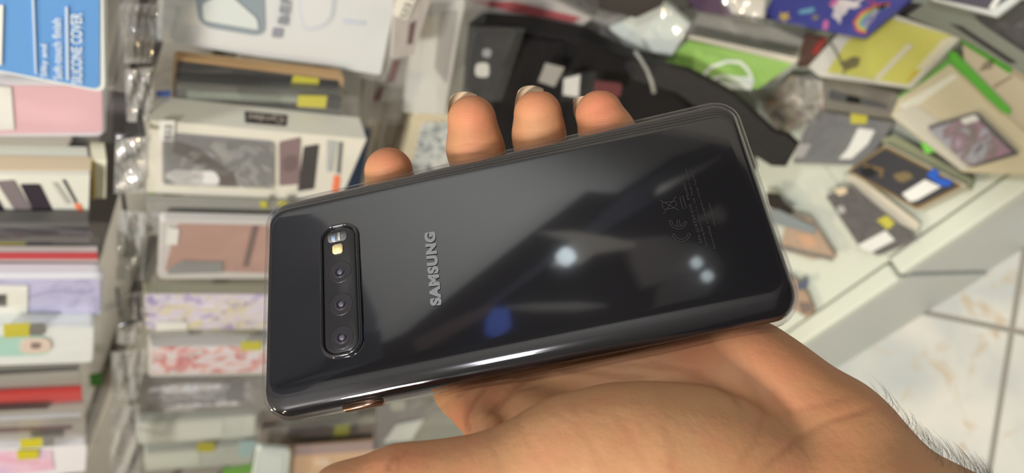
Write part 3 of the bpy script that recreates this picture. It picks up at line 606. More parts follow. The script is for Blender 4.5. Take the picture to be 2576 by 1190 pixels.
# ---- middle row
pl = SP(.53)
o = item('phone_case_box', 'large white box printed with a grey cut-out shape and a ring, at the top edge', 'phone case', pl, [(412, -130), (1012, -50), (962, 192), (396, 106)], .012, mat((218, 220, 218), .4), G2, .04, bev=.003,
     parts=(('window_recess', [(488, -40), (664, -30), (668, 92), (500, 64)], mat((148, 160, 168), .3), dict(r=.3)), ('window_shape', [(508, 8), (570, -24), (646, 44), (650, 72), (512, 48)], mat((218, 224, 220), .3), dict(r=.3, lift=.002)),
            ('printed_ring', [(742, -60), (848, -50), (838, 60), (760, 84)], mat((206, 210, 218), .4), dict(r=.5)), ('printed_ring', [(750, -52), (840, -44), (830, 52), (766, 74)], mat((220, 221, 219), .4), dict(r=.5, lift=.0014)), ('printed_line', [(862, 46), (918, 52), (916, 62), (862, 58)], mat((204, 208, 218), .4)),
            ('icon_square', [(686, 68), (714, 70), (710, 94), (683, 92)], mat((150, 152, 162), .5), dict(r=.2))))
text('lettering', 'BEF', pl, (722, 60), (733, -12), 26, mat((150, 152, 162), .5), o, lift=.002, bold=.03); text('lettering', 'protective case', pl, (438, 92), (452, 14), 9, mat((172, 172, 172), .5), o)
film(pl, [(380, -130), (1060, -50), (975, 225), (376, 122)], o, .004, m=FILM_HAZY, lift=-.010)
pl = SP(.515)
item('phone_case_package', 'black phone case with a gold rim, tucked below the large white box', 'phone case', pl, [(440, 142), (866, 190), (866, 300), (434, 268)], .007, mat((176, 142, 98), .35, name='gold_rim'), G2, .08,
     parts=(('phone_case', [(446, 152), (852, 202), (850, 290), (440, 262)], mat((34, 31, 34), .35), dict(r=.06)), ('yellow_sticker', [(738, 186), (802, 194), (800, 208), (732, 204)], YT, dict(lift=.002))), fq=[(385, 132), (905, 190), (905, 300), (380, 262)])
pl = SP(.505)
item('phone_case_package', 'dark pack behind greenish plastic with a yellow and black sticker, above the white window box', 'phone case', pl, [(446, 206), (862, 232), (862, 300), (446, 290)], .008, mat((92, 92, 88), .3, coat=.6), G2,
     parts=(('glass_edge', [(470, 226), (752, 242), (750, 258), (470, 246)], mat((136, 144, 132), .2, coat=1)), ('case_edge', [(470, 246), (750, 260), (748, 272), (470, 264)], mat((52, 48, 46), .4)), ('yellow_sticker', [(750, 236), (822, 238), (818, 268), (746, 264)], YT, dict(lift=.002)), ('black_sticker', [(822, 238), (860, 242), (852, 272), (818, 268)], BT, dict(lift=.002)),
            ('blue_sticker', [(392, 226), (428, 224), (428, 236), (392, 236)], BLU, dict(lift=.002)), ('blue_print', [(394, 236), (426, 236), (426, 256), (394, 256)], mat((110, 136, 184), .5), dict(lift=.002))), fq=[(375, 205), (900, 236), (900, 300), (375, 290)])
pl = SP(.475)
o = item('phone_case_box', 'white window box holding a shiny grey case, black name sticker on its edge', 'phone case', pl, [(378, 302), (922, 350), (850, 516), (368, 484)], .028, mat((222, 218, 204), .5), G2, bev=0,
     parts=(('window', [(408, 330), (690, 354), (690, 472), (408, 462)], mat((150, 150, 150), .15, coat=1), dict(r=.08)), ('price_label', [(402, 298), (440, 300), (436, 352), (398, 350)], LAB, dict(lift=.002)),
            ('printed_phone', [(702, 356), (756, 344), (752, 462), (702, 466)], mat((136, 116, 116), .4), dict(r=.12)), ('printed_ring', [(712, 392), (744, 390), (742, 428), (712, 430)], mat((118, 100, 100), .4), dict(r=.5, lift=.0016)), ('printed_phone', [(764, 368), (802, 362), (790, 474), (748, 480)], mat((72, 68, 68), .4), dict(r=.1)),
            ('text_block', [(822, 352), (846, 354), (836, 430), (822, 430)], mat((176, 178, 176), .5)), ('text_block', [(852, 356), (862, 357), (856, 436), (846, 434)], mat((112, 116, 116), .5)), ('orange_mark', [(840, 440), (856, 442), (852, 486), (834, 484)], ORG)))
w_ = film(pl, [(410, 332), (688, 356), (688, 470), (410, 460)], o, .009, m=FILM_SHINY, name='window_film', n=26)
lay(o, 'camera_opening', pl, [(414, 436), (440, 422), (540, 428), (552, 446), (545, 466), (440, 460)], mat((226, 224, 222), .2), r=.3, lift=.002)
lay(o, 'case_band', pl, [(440, 352), (500, 372), (590, 440), (600, 466), (560, 466), (520, 420), (432, 380)], mat((106, 98, 94), .3), r=.1, lift=.0016)
sd = SIDE(pl, (378, 302), (922, 350)); lay(o, 'name_sticker', sd, [(615, 281), (722, 291), (720, 318), (617, 309)], mat((58, 56, 54), .5), lift=.0006)
text('lettering', 'Cyrdec', sd, (714, 293), (624, 285), 20, mat((196, 180, 168), .5), o, lift=.0016, bold=.02)
text('lettering', 'S22', pl, (428, 345), (430, 308), 16, INKM, o, lift=.003)
pl = SP(.462)
item('phone_case_package', 'grey bagged pack with a small yellow sticker, directly under the white window box', 'phone case', pl, [(372, 512), (900, 530), (900, 600), (372, 590)], .010, mat((158, 156, 148), .4), G2, parts=(('yellow_sticker', [(654, 506), (668, 506), (674, 522), (656, 522)], YT), ('yellow_sticker', [(700, 506), (724, 506), (724, 518), (700, 520)], YT), ('bag_fold', [(380, 532), (900, 544), (900, 552), (380, 544)], mat((176, 178, 178), .3))), fq=[(355, 500), (910, 520), (910, 600), (350, 590)])
pl = SP(.445)
o = item('phone_case_package', 'dusty rose phone case in a clear bag, beside the camera end of the phone', 'phone case', pl, [(404, 552), (905, 562), (900, 700), (398, 702)], .008, mat((206, 202, 198), .35), G2, .06,
     parts=(('phone_case', [(446, 562), (900, 572), (900, 690), (414, 680)], mat((182, 146, 134), .4, name='rose_case', var=.1, vscale=40), dict(r=.05)), ('price_label', [(422, 568), (450, 572), (446, 612), (416, 610)], LAB, dict(lift=.002)), ('printed_line', [(634, 566), (648, 566), (622, 668), (610, 666)], mat((118, 98, 94), .5), dict(lift=.002)), ('grey_shape', [(424, 672), (460, 652), (560, 656), (560, 682), (420, 686)], mat((142, 142, 140), .4), dict(lift=.002))),
     fq=[(352, 545), (910, 556), (905, 712), (348, 712)], famp=.004)
pl = SP(.43)
item('phone_case_package', 'lilac and white marbled floral case, under the dusty rose one', 'phone case', pl, [(362, 738), (900, 738), (900, 834), (368, 832)], .012, mat((150, 148, 128), .5), G2, .05,
     parts=(('phone_case', [(362, 738), (900, 740), (900, 828), (368, 826)], pattern([(176, 160, 204), (226, 222, 232), (216, 206, 226), (228, 220, 170), (168, 156, 206)], 55, seed=1), dict(r=.05)), ('price_label', [(392, 806), (470, 808), (470, 826), (392, 828)], LAB, dict(lift=.002))), fq=[(335, 722), (900, 724), (900, 838), (340, 836)])
pl = SP(.418)
item('phone_case_package', 'white case with pink and red blossoms and a yellow sticker, left of the phone', 'phone case', pl, [(376, 872), (900, 862), (900, 938), (376, 948)], .014, mat((206, 204, 200), .4), G2, .05,
     parts=(('phone_case', [(384, 872), (900, 866), (900, 932), (384, 938)], pattern([(228, 224, 230), (224, 218, 224), (232, 190, 184), (206, 120, 128), (214, 214, 210)], 34, seed=9), dict(r=.05)), ('yellow_sticker', [(606, 856), (658, 856), (656, 878), (606, 878)], YT, dict(lift=.002))), fq=[(330, 850), (900, 846), (900, 950), (330, 955)], famp=.004)
pl = SP(.46)
item('phone_case_package', 'silver grey case in a very shiny bag, left of the lower phone corner', 'phone case', pl, [(342, 962), (900, 944), (900, 1020), (340, 1040)], .012, mat((172, 170, 166), .35), G2,
     parts=(('phone_case', [(372, 972), (640, 962), (640, 1016), (376, 1028)], pattern([(150, 148, 152), (216, 218, 226), (176, 174, 174), (206, 206, 212)], 45, seed=4), {}), ('grey_print', [(566, 956), (612, 954), (610, 1004), (566, 1006)], mat((146, 146, 150), .4), dict(lift=.0016))), fq=[(325, 950), (900, 930), (900, 1030), (322, 1050)], famp=.012, fm=FILM_SHINY)
pl = SP(.49)
item('phone_case_package', 'plain milky white case pack below the silver one', 'phone case', pl, [(346, 1064), (645, 1046), (640, 1098), (346, 1118)], .014, mat((212, 218, 210), .4), G2, .05, parts=(('phone_case', [(352, 1068), (560, 1058), (560, 1096), (352, 1112)], mat((224, 228, 222), .4), dict(r=.1)),), fq=[(325, 1052), (660, 1040), (656, 1102), (325, 1125)])
pl = SP(.515)
item('phone_case_package', 'milky pack with a pale teal end and a yellow sticker, lowest of the middle row', 'phone case', pl, [(366, 1140), (652, 1116), (630, 1166), (366, 1186)], .016, mat((206, 212, 204), .4), G2, .05,
     parts=(('phone_case', [(370, 1144), (500, 1134), (500, 1168), (370, 1180)], mat((222, 228, 216), .4), dict(r=.1)), ('teal_print', [(600, 1110), (646, 1108), (632, 1150), (600, 1150)], mat((186, 218, 220), .4)), ('yellow_sticker', [(496, 1112), (540, 1110), (538, 1134), (496, 1134)], YT, dict(lift=.002)), ('green_edge', [(560, 1176), (640, 1164), (634, 1190), (560, 1200)], mat((112, 176, 72), .5))), fq=[(345, 1124), (662, 1100), (640, 1175), (345, 1192)])
# narrow crumpled bag tops between the two rows
for k, (q, lab) in enumerate((([(300, 0), (400, 0), (380, 150), (312, 150)], 'crumpled clear bag top beside the large white box'), ([(312, 170), (385, 160), (380, 300), (318, 300)], 'crumpled clear bag top beside the black and gold case'), ([(290, 330), (372, 330), (362, 480), (286, 480)], 'crumpled clear bag top beside the white window box'),
                      ([(296, 520), (372, 530), (360, 700), (290, 700)], 'crumpled clear bag top beside the dusty rose case'), ([(296, 730), (366, 730), (350, 860), (292, 860)], 'crumpled clear bag top beside the lilac floral case'), ([(278, 880), (370, 870), (345, 1000), (284, 1000)], 'crumpled clear bag top beside the blossom case'), ([(280, 1020), (350, 1010), (350, 1200), (276, 1200)], 'crumpled clear bag top in the lowest part of the gap'))):
    o = film(SP(.50-.012*k), q, None, .022, n=22, m=FILM_BAG, name='plastic_bag', freq=7); tag(o, lab, 'bag', 'crumpled bag tops between the rows')
for k, (q, c, lab) in enumerate((([(318, 312), (358, 312), (352, 400), (314, 400)], (62, 60, 62), 'small dark card with a pale figure in the gap between the rows'), ([(372, 490), (392, 488), (386, 560), (366, 566)], (150, 196, 116), 'thin light green card edge beside the grey bagged pack'), ([(225, 945), (256, 940), (256, 968), (228, 972)], (62, 124, 44), 'small dark green card corner at the end of the dark grey pack'), ([(312, 590), (346, 580), (352, 650), (306, 650)], (168, 186, 168), 'small mint card with a red spot in the gap between the rows'))):
    o = slab('price_card', SP(.50), q, .002, mat(c, .5)); tag(o, lab, 'card')
    if k in (0, 3): lay(o, 'printed_spot', SP(.50), [(326, 335), (342, 335), (340, 378), (330, 378)] if k == 0 else [(326, 600), (344, 598), (346, 618), (330, 620)], mat((214, 176, 160) if k == 0 else (190, 120, 100), .5), r=.4)
# rails and hooks that carry the rows
STEEL = mat((120, 120, 124), .3, metal=.9, name='steel')
for (u, v, s0, nm) in ((345, 250, .46, 'beside the black and gold case'), (330, 640, .42, 'beside the dusty rose case'), (335, 1060, .44, 'low in the gap between the rows')):
    P = on(SP(.5), (u, v)); a = P-NB*(.5-s0); b = P+NB*.236; c2 = a+ZP*.02-NB*.004
    o = tube('display_hook', [c2, a+ZP*.006, a, b], .0022, STEEL); tag(o, 'thin steel hook carrying the hanging packs, '+nm, 'hook', 'steel display hooks')
P0 = on(SP(.56), (318, 60)); P1 = on(SP(.56), (255, 1190)); d_ = (P1-P0)@W_AX
rail = boxmesh('display_rail', float(P0@W_AX)-.1, float(P0@W_AX)+.9, .555, .585, float(P0[2])-.03, float(P0[2]), mat((104, 100, 102), .45, metal=.3)); tag(rail, 'dark grey crossrail running behind the gap between the two rows of packs', 'rail')
for a_ in (0, .45, .9): boxmesh('bracket', float(P0@W_AX)-.1+a_*.98, float(P0@W_AX)-.09+a_*.98, .58, .735, float(P0[2])-.03, float(P0[2])-.01, STEEL, rail)
# ---- third row and heap, top middle
pl = SP(.56)
o = item('phone_case_package', 'white card pack with a glossy bag, standing left of the black case with camera holes', 'phone case', pl, [(1060, 8), (1170, 4), (1118, 290), (1016, 284)], .01, mat((216, 214, 206), .5), G4, fq=[(1085, -20), (1230, -10), (1165, 300), (1095, 295)], famp=.005, parts=(('grey_panel', [(1108, 30), (1150, 24), (1122, 210), (1092, 170)], mat((176, 172, 166), .4), dict(r=.2)),))
pl = SP(.505)
o = item('phone_case_package', 'clear bagged pack with a rounded tag lettered S22 F, right of the large white box', 'phone case', pl, [(1000, -80), (1110, -80), (1040, 140), (985, 150)], .006, mat((176, 168, 162), .4), G4, .05, parts=(('size_tag', [(1002, -28), (1052, -28), (1022, 46), (986, 32)], mat((224, 220, 206), .5), dict(r=.2, lift=.003)), ('maroon_edge', [(1030, 60), (1046, 50), (1036, 110), (1024, 110)], mat((84, 40, 48), .4))), fq=[(975, -60), (1075, -60), (1050, 240), (960, 250)], famp=.005)
text('lettering', 'S22 F', pl, (1017, 40), (1040, -18), 16, INKM, o, lift=.004)
pl = SP(.59)
item('phone_case_package', 'grey translucent pack with two maroon marks, between the white box and the fingertips', 'phone case', pl, [(950, 120), (1040, 110), (1010, 300), (930, 300)], .01, mat((186, 178, 170), .4), G4, parts=(('maroon_mark', [(988, 152), (1006, 152), (990, 206), (972, 206)], mat((120, 34, 40), .4)), ('maroon_mark', [(952, 218), (966, 218), (954, 252), (938, 252)], mat((124, 60, 60), .4))), fq=[(930, 100), (1050, 90), (1030, 310), (900, 310)], famp=.005)
pl = SP(.605)
item('phone_case_package', 'beige bagged phone cases standing behind the index fingertip', 'phone case', pl, [(955, 225), (1030, 225), (1010, 470), (905, 470)], .014, mat((206, 190, 168), .45), G4, .15, parts=(('phone_case', [(975, 240), (1020, 240), (990, 460), (925, 460)], mat((190, 178, 166), .4), dict(r=.2)),), fq=[(940, 215), (1040, 215), (1020, 470), (895, 470)], famp=.005)
pl = SP(.575)
item('phone_case_package', 'cream framed phone case with grey and white leaf print, left of the middle finger', 'phone case', pl, [(1040, 286), (1160, 290), (1150, 470), (1000, 466)], .014, mat((226, 212, 180), .4), G4, .15, bev=.002, parts=(('phone_case', [(1062, 306), (1150, 306), (1140, 466), (1024, 462)], pattern([(120, 126, 132), (222, 222, 212), (206, 208, 202), (150, 156, 158)], 60, seed=3), dict(r=.12)),))
pl = SP(.60)
item('phone_case_package', 'dark blue edged pack wedged behind the right end of the white window box', 'phone case', pl, [(905, 370), (930, 330), (905, 480), (860, 520)], .01, mat((48, 72, 118), .4), G4)
item('phone_case_package', 'grey pack with a green corner just above the top left of the phone', 'phone case', SP(.62), [(915, 400), (1000, 400), (990, 480), (860, 520)], .01, mat((126, 122, 118), .4), G4, parts=(('green_corner', [(874, 455), (892, 450), (892, 475), (868, 480)], mat((96, 160, 60), .5)),))
# black pouch and strap
pl = LP(1500, 250, .56, 25)
BK = mat((20, 17, 17), .6, spec=.3, name='black_fabric', bump=.4, bscale=90); BK2 = mat((40, 38, 40), .55, name='dark_grey_fabric', bump=.4, bscale=60, var=.3, vscale=25)
o = item('black_pouch', 'large black soft pouch heaped behind the middle and ring fingers', 'pouch', pl, [(1176, 92), (1212, 66), (1335, 74), (1459, 99), (1572, 148), (1650, 172), (1760, 300), (1700, 430), (1180, 430), (1160, 260)], .03, BK, r=.03, bev=.006,
     parts=(('grey_fold', [(1300, 92), (1340, 98), (1345, 250), (1330, 400), (1190, 400), (1200, 230)], BK2, dict(lift=.002, r=.05)),))
film(pl, [(1290, 90), (1420, 100), (1420, 400), (1200, 400)], o, .008, m=mat((24, 22, 24), .4, name='dark_plastic'), name='crumpled_lining', lift=.004, n=18)
pl2 = LP(1240, 150, .535, 5)
item('phone_case', 'black phone case with round camera holes, standing right of the white card pack', 'phone case', pl2, [(1192, 84), (1300, 88), (1230, 236), (1172, 226)], .01, mat((22, 22, 30), .35), None, .12, parts=(('camera_hole', [(1196, 158), (1230, 156), (1230, 194), (1194, 192)], mat((206, 204, 196), .4), dict(r=.45)), ('camera_hole', [(1214, 122), (1236, 122), (1234, 144), (1212, 142)], mat((150, 150, 156), .4), dict(r=.45)), ), fq=[(1160, 60), (1320, 66), (1260, 250), (1150, 245)], fm=FILM_THIN)
pl3 = LP(1450, 220, .54, 25)
item('swing_tag', 'grey paper tag resting on the black pouch behind the ring finger', 'tag', pl3, [(1372, 160), (1420, 172), (1395, 220), (1354, 206)], .002, mat((150, 146, 138), .6))
o = item('swing_tag', 'white paper tag in shiny plastic on the black pouch between ring and little finger', 'tag', pl3, [(1418, 200), (1460, 190), (1456, 246), (1416, 240)], .002, mat((206, 204, 196), .6), fq=[(1410, 180), (1500, 176), (1500, 250), (1410, 250)], famp=.006, fm=FILM_THIN)
item('phone_case', 'dark maroon case half hidden on the black pouch above the little finger', 'phone case', pl3, [(1498, 206), (1566, 214), (1560, 246), (1494, 236)], .004, mat((96, 52, 52), .4), None, .2)
pl4 = LP(1780, 260, .475, 55)
item('bagged_black_case', 'dark grey bagged cases with olive marks, behind the top right corner of the phone', 'phone case', LP(1750, 300, .53, 55), [(1570, 190), (1690, 200), (1880, 300), (1900, 430), (1480, 440)], .015, mat((34, 32, 33), .5), G4, parts=(('olive_mark', [(1658, 262), (1692, 266), (1690, 278), (1658, 276)], mat((120, 124, 24), .5)), ('olive_mark', [(1726, 266), (1752, 270), (1750, 280), (1726, 278)], mat((96, 100, 28), .5))), fq=[(1560, 180), (1720, 190), (1900, 440), (1500, 440)], fm=FILM_THIN)
item('carrying_strap', 'black webbing strap with a square end reaching past the phone corner', 'strap', pl4, [(1560, 150), (1653, 159), (1727, 176), (1798, 212), (1847, 240), (1907, 296), (1949, 335), (1981, 342), (2007, 367), (1977, 420), (1940, 418), (1870, 375), (1800, 305), (1700, 232), (1590, 200)], .012, BK, bev=.001)
P_ = [on(LP(1620, 180, .54, 45), p) for p in ((1597, 128), (1612, 150), (1628, 176), (1640, 205), (1646, 233))]
tag(tube('cord_loop', P_, [.0022, .0022, .0025, .0028, .0030], mat((150, 150, 142), .4, name='grey_cord')), 'short grey cord sticking out of the black pouch', 'cord')
pl = LP(1400, 20, .64, 30)
item('bagged_case', 'red case under clear plastic at the top edge above the middle finger', 'phone case', pl, [(1170, -20), (1330, -30), (1490, 46), (1460, 70), (1190, 60)], .01, mat((186, 178, 172), .4), G4, parts=(('red_case', [(1184, 2), (1290, 4), (1462, 44), (1440, 56), (1290, 30)], mat((168, 70, 74), .4)),), fq=[(1150, -40), (1500, -20), (1540, 140), (1180, 90)], famp=.006)
item('bagged_case', 'pale frosted bag of grey cases above the black pouch', 'phone case', LP(1500, 90, .64, 25), [(1190, 40), (1340, 30), (1700, 60), (1690, 170), (1570, 140), (1330, 80)], .01, mat((168, 160, 152), .4, var=.15, vscale=40), G4, fq=[(1180, 30), (1560, 20), (1680, 165), (1400, 130)], famp=.007, fm=FILM_HAZY)
item('phone_case', 'black glossy case in the top edge, right of the red one', 'phone case', LP(1550, 0, .62, 45), [(1420, -70), (1700, -70), (1664, 16), (1600, 46), (1455, 12)], .01, mat((28, 26, 32), .3, coat=.4), None, .08)
item('bagged_case', 'milky clear package with a bright glint, left of the green pack', 'phone case', LP(1620, 80, .60, 50), [(1668, 2), (1736, 62), (1690, 142), (1575, 120), (1530, 70)], .012, mat((198, 204, 196), .35), G4, parts=(('frosted_panel', [(1664, 14), (1722, 62), (1700, 98), (1620, 92)], mat((206, 214, 206), .3), dict(r=.2)),), fq=[(1640, -20), (1745, 60), (1690, 150), (1560, 120)], famp=.007)
pl = LP(1830, 165, .52, 62)
o = item('cable_package', 'bright green pack printed with a white looped cable', 'cable', pl, [(1730, 102), (2000, 158), (1905, 226), (1668, 158)], .014, mat((138, 180, 76), .45), G4, parts=(('white_print', [(1800, 206), (1900, 200), (1890, 226), (1812, 222)], mat((206, 210, 196), .5), dict(r=.2)),), bev=.001)
stroke('cable_print', [(1768, 192), (1790, 168), (1830, 154), (1862, 156), (1880, 172), (1890, 190), (1884, 204)], 9, mat((220, 224, 210), .5), o, pl, lift=.0014); stroke('cable_print', [(1786, 200), (1820, 190), (1850, 196), (1895, 196)], 8, mat((220, 224, 210), .5), o, pl, lift=.0016)
lay(o, 'clear_edge', pl, [(1728, 96), (1740, 88), (2010, 146), (2000, 160)], mat((192, 184, 168), .4), lift=.001)
film(pl, [(1720, 80), (2030, 140), (1912, 245), (1650, 170)], o, .005, m=FILM_THIN)
pl = LP(1880, 90, .56, 60)
item('bagged_case', 'grey bagged case stack behind the green pack', 'phone case', pl, [(1700, 20), (1880, 40), (2020, 100), (2000, 168), (1720, 104)], .012, mat((150, 144, 134), .4, var=.12, vscale=30), G4, parts=(('grey_fold', [(1740, 60), (2010, 116), (2004, 134), (1735, 78)], mat((128, 122, 114), .4)),), fq=[(1690, 10), (2030, 60), (2010, 165), (1700, 110)], famp=.006)
item('bagged_case', 'deep purple case at the top edge behind the grey bagged stack', 'phone case', LP(1800, 20, .60, 60), [(1690, -30), (1810, -20), (1870, 46), (1760, 30)], .01, mat((84, 60, 84), .4), G4)
item('bagged_case', 'white crumpled pack at the top edge between the purple and starry packs', 'phone case', LP(1860, 0, .57, 60), [(1800, -50), (1930, -50), (1920, 46), (1840, 34)], .01, mat((212, 208, 198), .4), G4, fq=[(1790, -50), (1940, -50), (1925, 60), (1830, 40)], famp=.006)
# ---- packages on the base
pl = HP(.335)
o = item('unicorn_package', 'starry violet package with a white unicorn and a rainbow, at the top edge', 'phone case', pl, [(1990, -90), (2320, -50), (2284, 0), (2170, 96), (1914, 46)], .008, mat((76, 80, 160), .4, name='violet_print', var=.15, vscale=30), G3, bev=.001)
def star(cx, cy, r, n=5): return [(cx+(r if k % 2 == 0 else r*.45)*math.cos(math.pi*k/n+.3), cy+(r if k % 2 == 0 else r*.45)*math.sin(math.pi*k/n+.3)*.8) for k in range(2*n)]
for (x, y, r, c) in ((1974, 42, 19, (222, 190, 100)), (2052, 44, 12, (150, 140, 110)), (2200, 8, 7, (210, 80, 110)), (2186, 4, 5, (220, 90, 120))): lay(o, 'star_print', pl, star(x, y, r), mat(c, .5), lift=.001)
WP = mat((228, 222, 226), .5); PK = mat((214, 120, 176), .5)
lay(o, 'unicorn_print', pl, [(2086, 12), (2110, -4), (2146, 2), (2168, 14), (2150, 22), (2136, 20), (2128, 36), (2118, 40), (2114, 62), (2106, 50), (2094, 42), (2100, 24)], WP, lift=.001); lay(o, 'unicorn_print', pl, [(2134, 16), (2176, -12), (2178, -6), (2142, 20)], WP, lift=.0012)
lay(o, 'mane_print', pl, [(2086, 14), (2098, -2), (2116, -6), (2106, 10), (2096, 18)], PK, lift=.0016)
lay(o, 'teal_print', pl, [(2012, 26), (2050, 18), (2048, 32), (2010, 36)], mat((120, 176, 206), .5), lift=.001, r=.4); lay(o, 'pink_print', pl, [(2072, 52), (2086, 50), (2084, 74), (2070, 76)], PK, lift=.001, r=.4)
for k, c in enumerate(((206, 92, 104), (222, 196, 110), (140, 196, 140), (110, 140, 206))):
    stroke('rainbow_print', [(2240-k*4, 10+k*3), (2200, 16+k*5), (2168+k*4, 32+k*5), (2150+k*6, 56+k*2), (2158+k*6, 78-k*5), (2180, 84-k*6)], 7, mat(c, .5), o, pl, lift=.0014)
text('lettering', 'UNICORN', pl, (2182, 74), (2214, 30), 14, WP, o, lift=.002)
pl = HP(.318)
o = item('yellow_card_package', 'yellow card in a white frame with a strip label, below the unicorn package', 'phone case', pl, [(2128, 62), (2200, 20), (2416, 92), (2286, 222), (2058, 192), (2032, 168)], .008, mat((208, 206, 196), .4), G3, .04, bev=.001,
     parts=(('yellow_card', [(2132, 104), (2236, 46), (2400, 92), (2284, 214), (2080, 182)], mat((200, 197, 92), .5, name='yellow_card'), dict(r=.05)), ('strip_label', [(2284, 110), (2302, 114), (2214, 202), (2200, 198)], mat((206, 202, 176), .5), dict(lift=.002)), ('strip_label', [(2374, 98), (2404, 92), (2330, 172), (2306, 174)], mat((212, 206, 176), .5), dict(lift=.002)), ('ochre_mark', [(2300, 176), (2314, 180), (2290, 208), (2280, 204)], mat((196, 178, 50), .5), dict(lift=.0014)),
            ('dark_print', [(2112, 160), (2148, 142), (2166, 146), (2160, 168), (2130, 178)], mat((112, 104, 60), .5), dict(lift=.0014))))
stroke('cord', [(2082, 92), (2104, 126), (2126, 166), (2128, 188)], 5, mat((120, 114, 96), .5), o, pl, lift=.004)
film(pl, [(2110, 20), (2425, 88), (2292, 232), (2030, 180)], o, .003, m=FILM_THIN)
item('phone_case', 'black case with a white rim at the top edge near the right corner', 'phone case', HP(.345), [(2320, -40), (2590, -60), (2562, -4), (2502, 42), (2342, 0)], .008, mat((206, 210, 206), .4), G3, .05, parts=(('case_back', [(2340, -36), (2570, -56), (2545, -8), (2494, 26), (2360, -2)], mat((84, 82, 92), .3)), ('white_mark', [(2506, -6), (2520, -4), (2500, 26), (2488, 22)], mat((226, 226, 220), .4), dict(lift=.0014))), bev=.002)
item('bagged_case', 'grey glass-like pack edge running diagonally above the tan board', 'phone case', HP(.322), [(2352, -10), (2420, 14), (2470, 60), (2640, 175), (2640, 225), (2440, 110), (2400, 90), (2280, 40)], .008, mat((122, 126, 114), .35, coat=.4), G3, parts=(('dark_edge', [(2390, 60), (2420, 66), (2560, 158), (2540, 160)], mat((52, 50, 48), .4)),))
item('bagged_case', 'black case pack in the top right corner', 'phone case', HP(.312), [(2450, 40), (2560, 0), (2720, 0), (2720, 240), (2600, 165)], .008, mat((52, 48, 46), .4, var=.3, vscale=25), G3, fq=[(2440, 30), (2640, 0), (2700, 240), (2590, 170)], famp=.005)
item('dark_bag', 'dark plastic bag under the starry unicorn package', 'bag', HP(.308), [(2290, 5), (2390, 20), (2420, 90), (2240, 50)], .008, mat((60, 55, 52), .45), G3)
item('bagged_case', 'brown red pack peeping out left of the yellow card', 'phone case', HP(.300), [(2020, 84), (2090, 92), (2050, 160), (2004, 168)], .008, mat((92, 66, 58), .4), G3, parts=(('red_stripe', [(2066, 96), (2082, 98), (2056, 138), (2042, 134)], mat((156, 56, 46), .4)),))
pl = HP(.304)
item('tan_card_package', 'tan card board with a bright green edge, at the right side', 'phone case', pl, [(2418, 96), (2480, 80), (2680, 250), (2680, 400), (2580, 330), (2430, 200)], .006, mat((186, 174, 148), .55), G3, parts=(('long_green_edge', [(2388, 132), (2404, 130), (2546, 276), (2542, 290), (2520, 280), (2480, 244), (2390, 152)], mat((88, 168, 52), .5), dict(lift=.002)), ('green_edge', [(2420, 92), (2432, 92), (2548, 174), (2540, 186), (2418, 108)], mat((88, 168, 52), .5)), ('grey_mark', [(2478, 156), (2500, 150), (2496, 172), (2462, 180)], mat((130, 118, 98), .5)), ('dark_edge', [(2500, 215), (2545, 190), (2548, 194), (2502, 222)], mat((140, 126, 104), .5))))
pl = HP(.296)
o = item('cream_card_package', 'cream card in a green-edged bag holding a patterned phone case, right side', 'phone case', pl, [(2262, 240), (2392, 152), (2600, 300), (2600, 440), (2420, 432), (2240, 292)], .008, mat((206, 196, 164), .5, var=.08, vscale=18), G3, .02,
     parts=(('green_edge', [(2256, 246), (2384, 150), (2392, 160), (2264, 246)], mat((96, 176, 60), .5)), ('green_edge', [(2384, 128), (2402, 132), (2546, 276), (2542, 288), (2480, 240), (2388, 158)], mat((88, 170, 52), .5), dict(lift=.0014)), ('pale_sheet', [(2246, 288), (2300, 262), (2400, 330), (2440, 424), (2416, 428)], mat((206, 202, 186), .4), dict(lift=.001)), ('white_fold', [(2262, 264), (2400, 186), (2412, 192), (2300, 272), (2274, 276)], mat((226, 224, 208), .5), dict(r=.2))))
pk = lay(o, 'phone_case', pl, [(2338, 320), (2462, 284), (2566, 388), (2448, 422)], mat((96, 92, 94), .4), lift=.006, th=.006, r=.08)
lay(pk, 'case_print', pl, [(2342, 328), (2456, 292), (2552, 384), (2444, 420)], pattern([(92, 92, 100), (164, 164, 174), (132, 116, 118), (160, 126, 144), (168, 168, 180)], 30, seed=6), lift=.0072, r=.06)
lay(pk, 'price_label', pl, [(2424, 302), (2460, 290), (2474, 304), (2434, 316)], LAB, lift=.0085, r=.2)
film(pl, [(2245, 250), (2400, 150), (2610, 330), (2410, 445)], o, .004, m=FILM_THIN, lift=.009)
item('price_card', 'small bright green card corner under the cream bag', 'card', HP(.286), [(2314, 358), (2340, 356), (2356, 380), (2328, 386)], .003, mat((124, 214, 88), .5), None)
pl = HP(.288)
item('bagged_case', 'grey and brown pack with a yellow sticker, under the yellow card', 'phone case', pl, [(2020, 195), (2150, 200), (2262, 236), (2242, 300), (2060, 272)], .008, mat((122, 116, 106), .4, var=.2, vscale=30), G3, parts=(('yellow_sticker', [(2131, 240), (2165, 244), (2164, 262), (2130, 258)], YT), ('dark_case', [(2090, 226), (2230, 262), (2236, 276), (2084, 250)], mat((76, 76, 78), .4))), fq=[(2020, 190), (2262, 225), (2250, 300), (2050, 275)], famp=.005, fm=FILM_THIN)
pl = HP(.280)
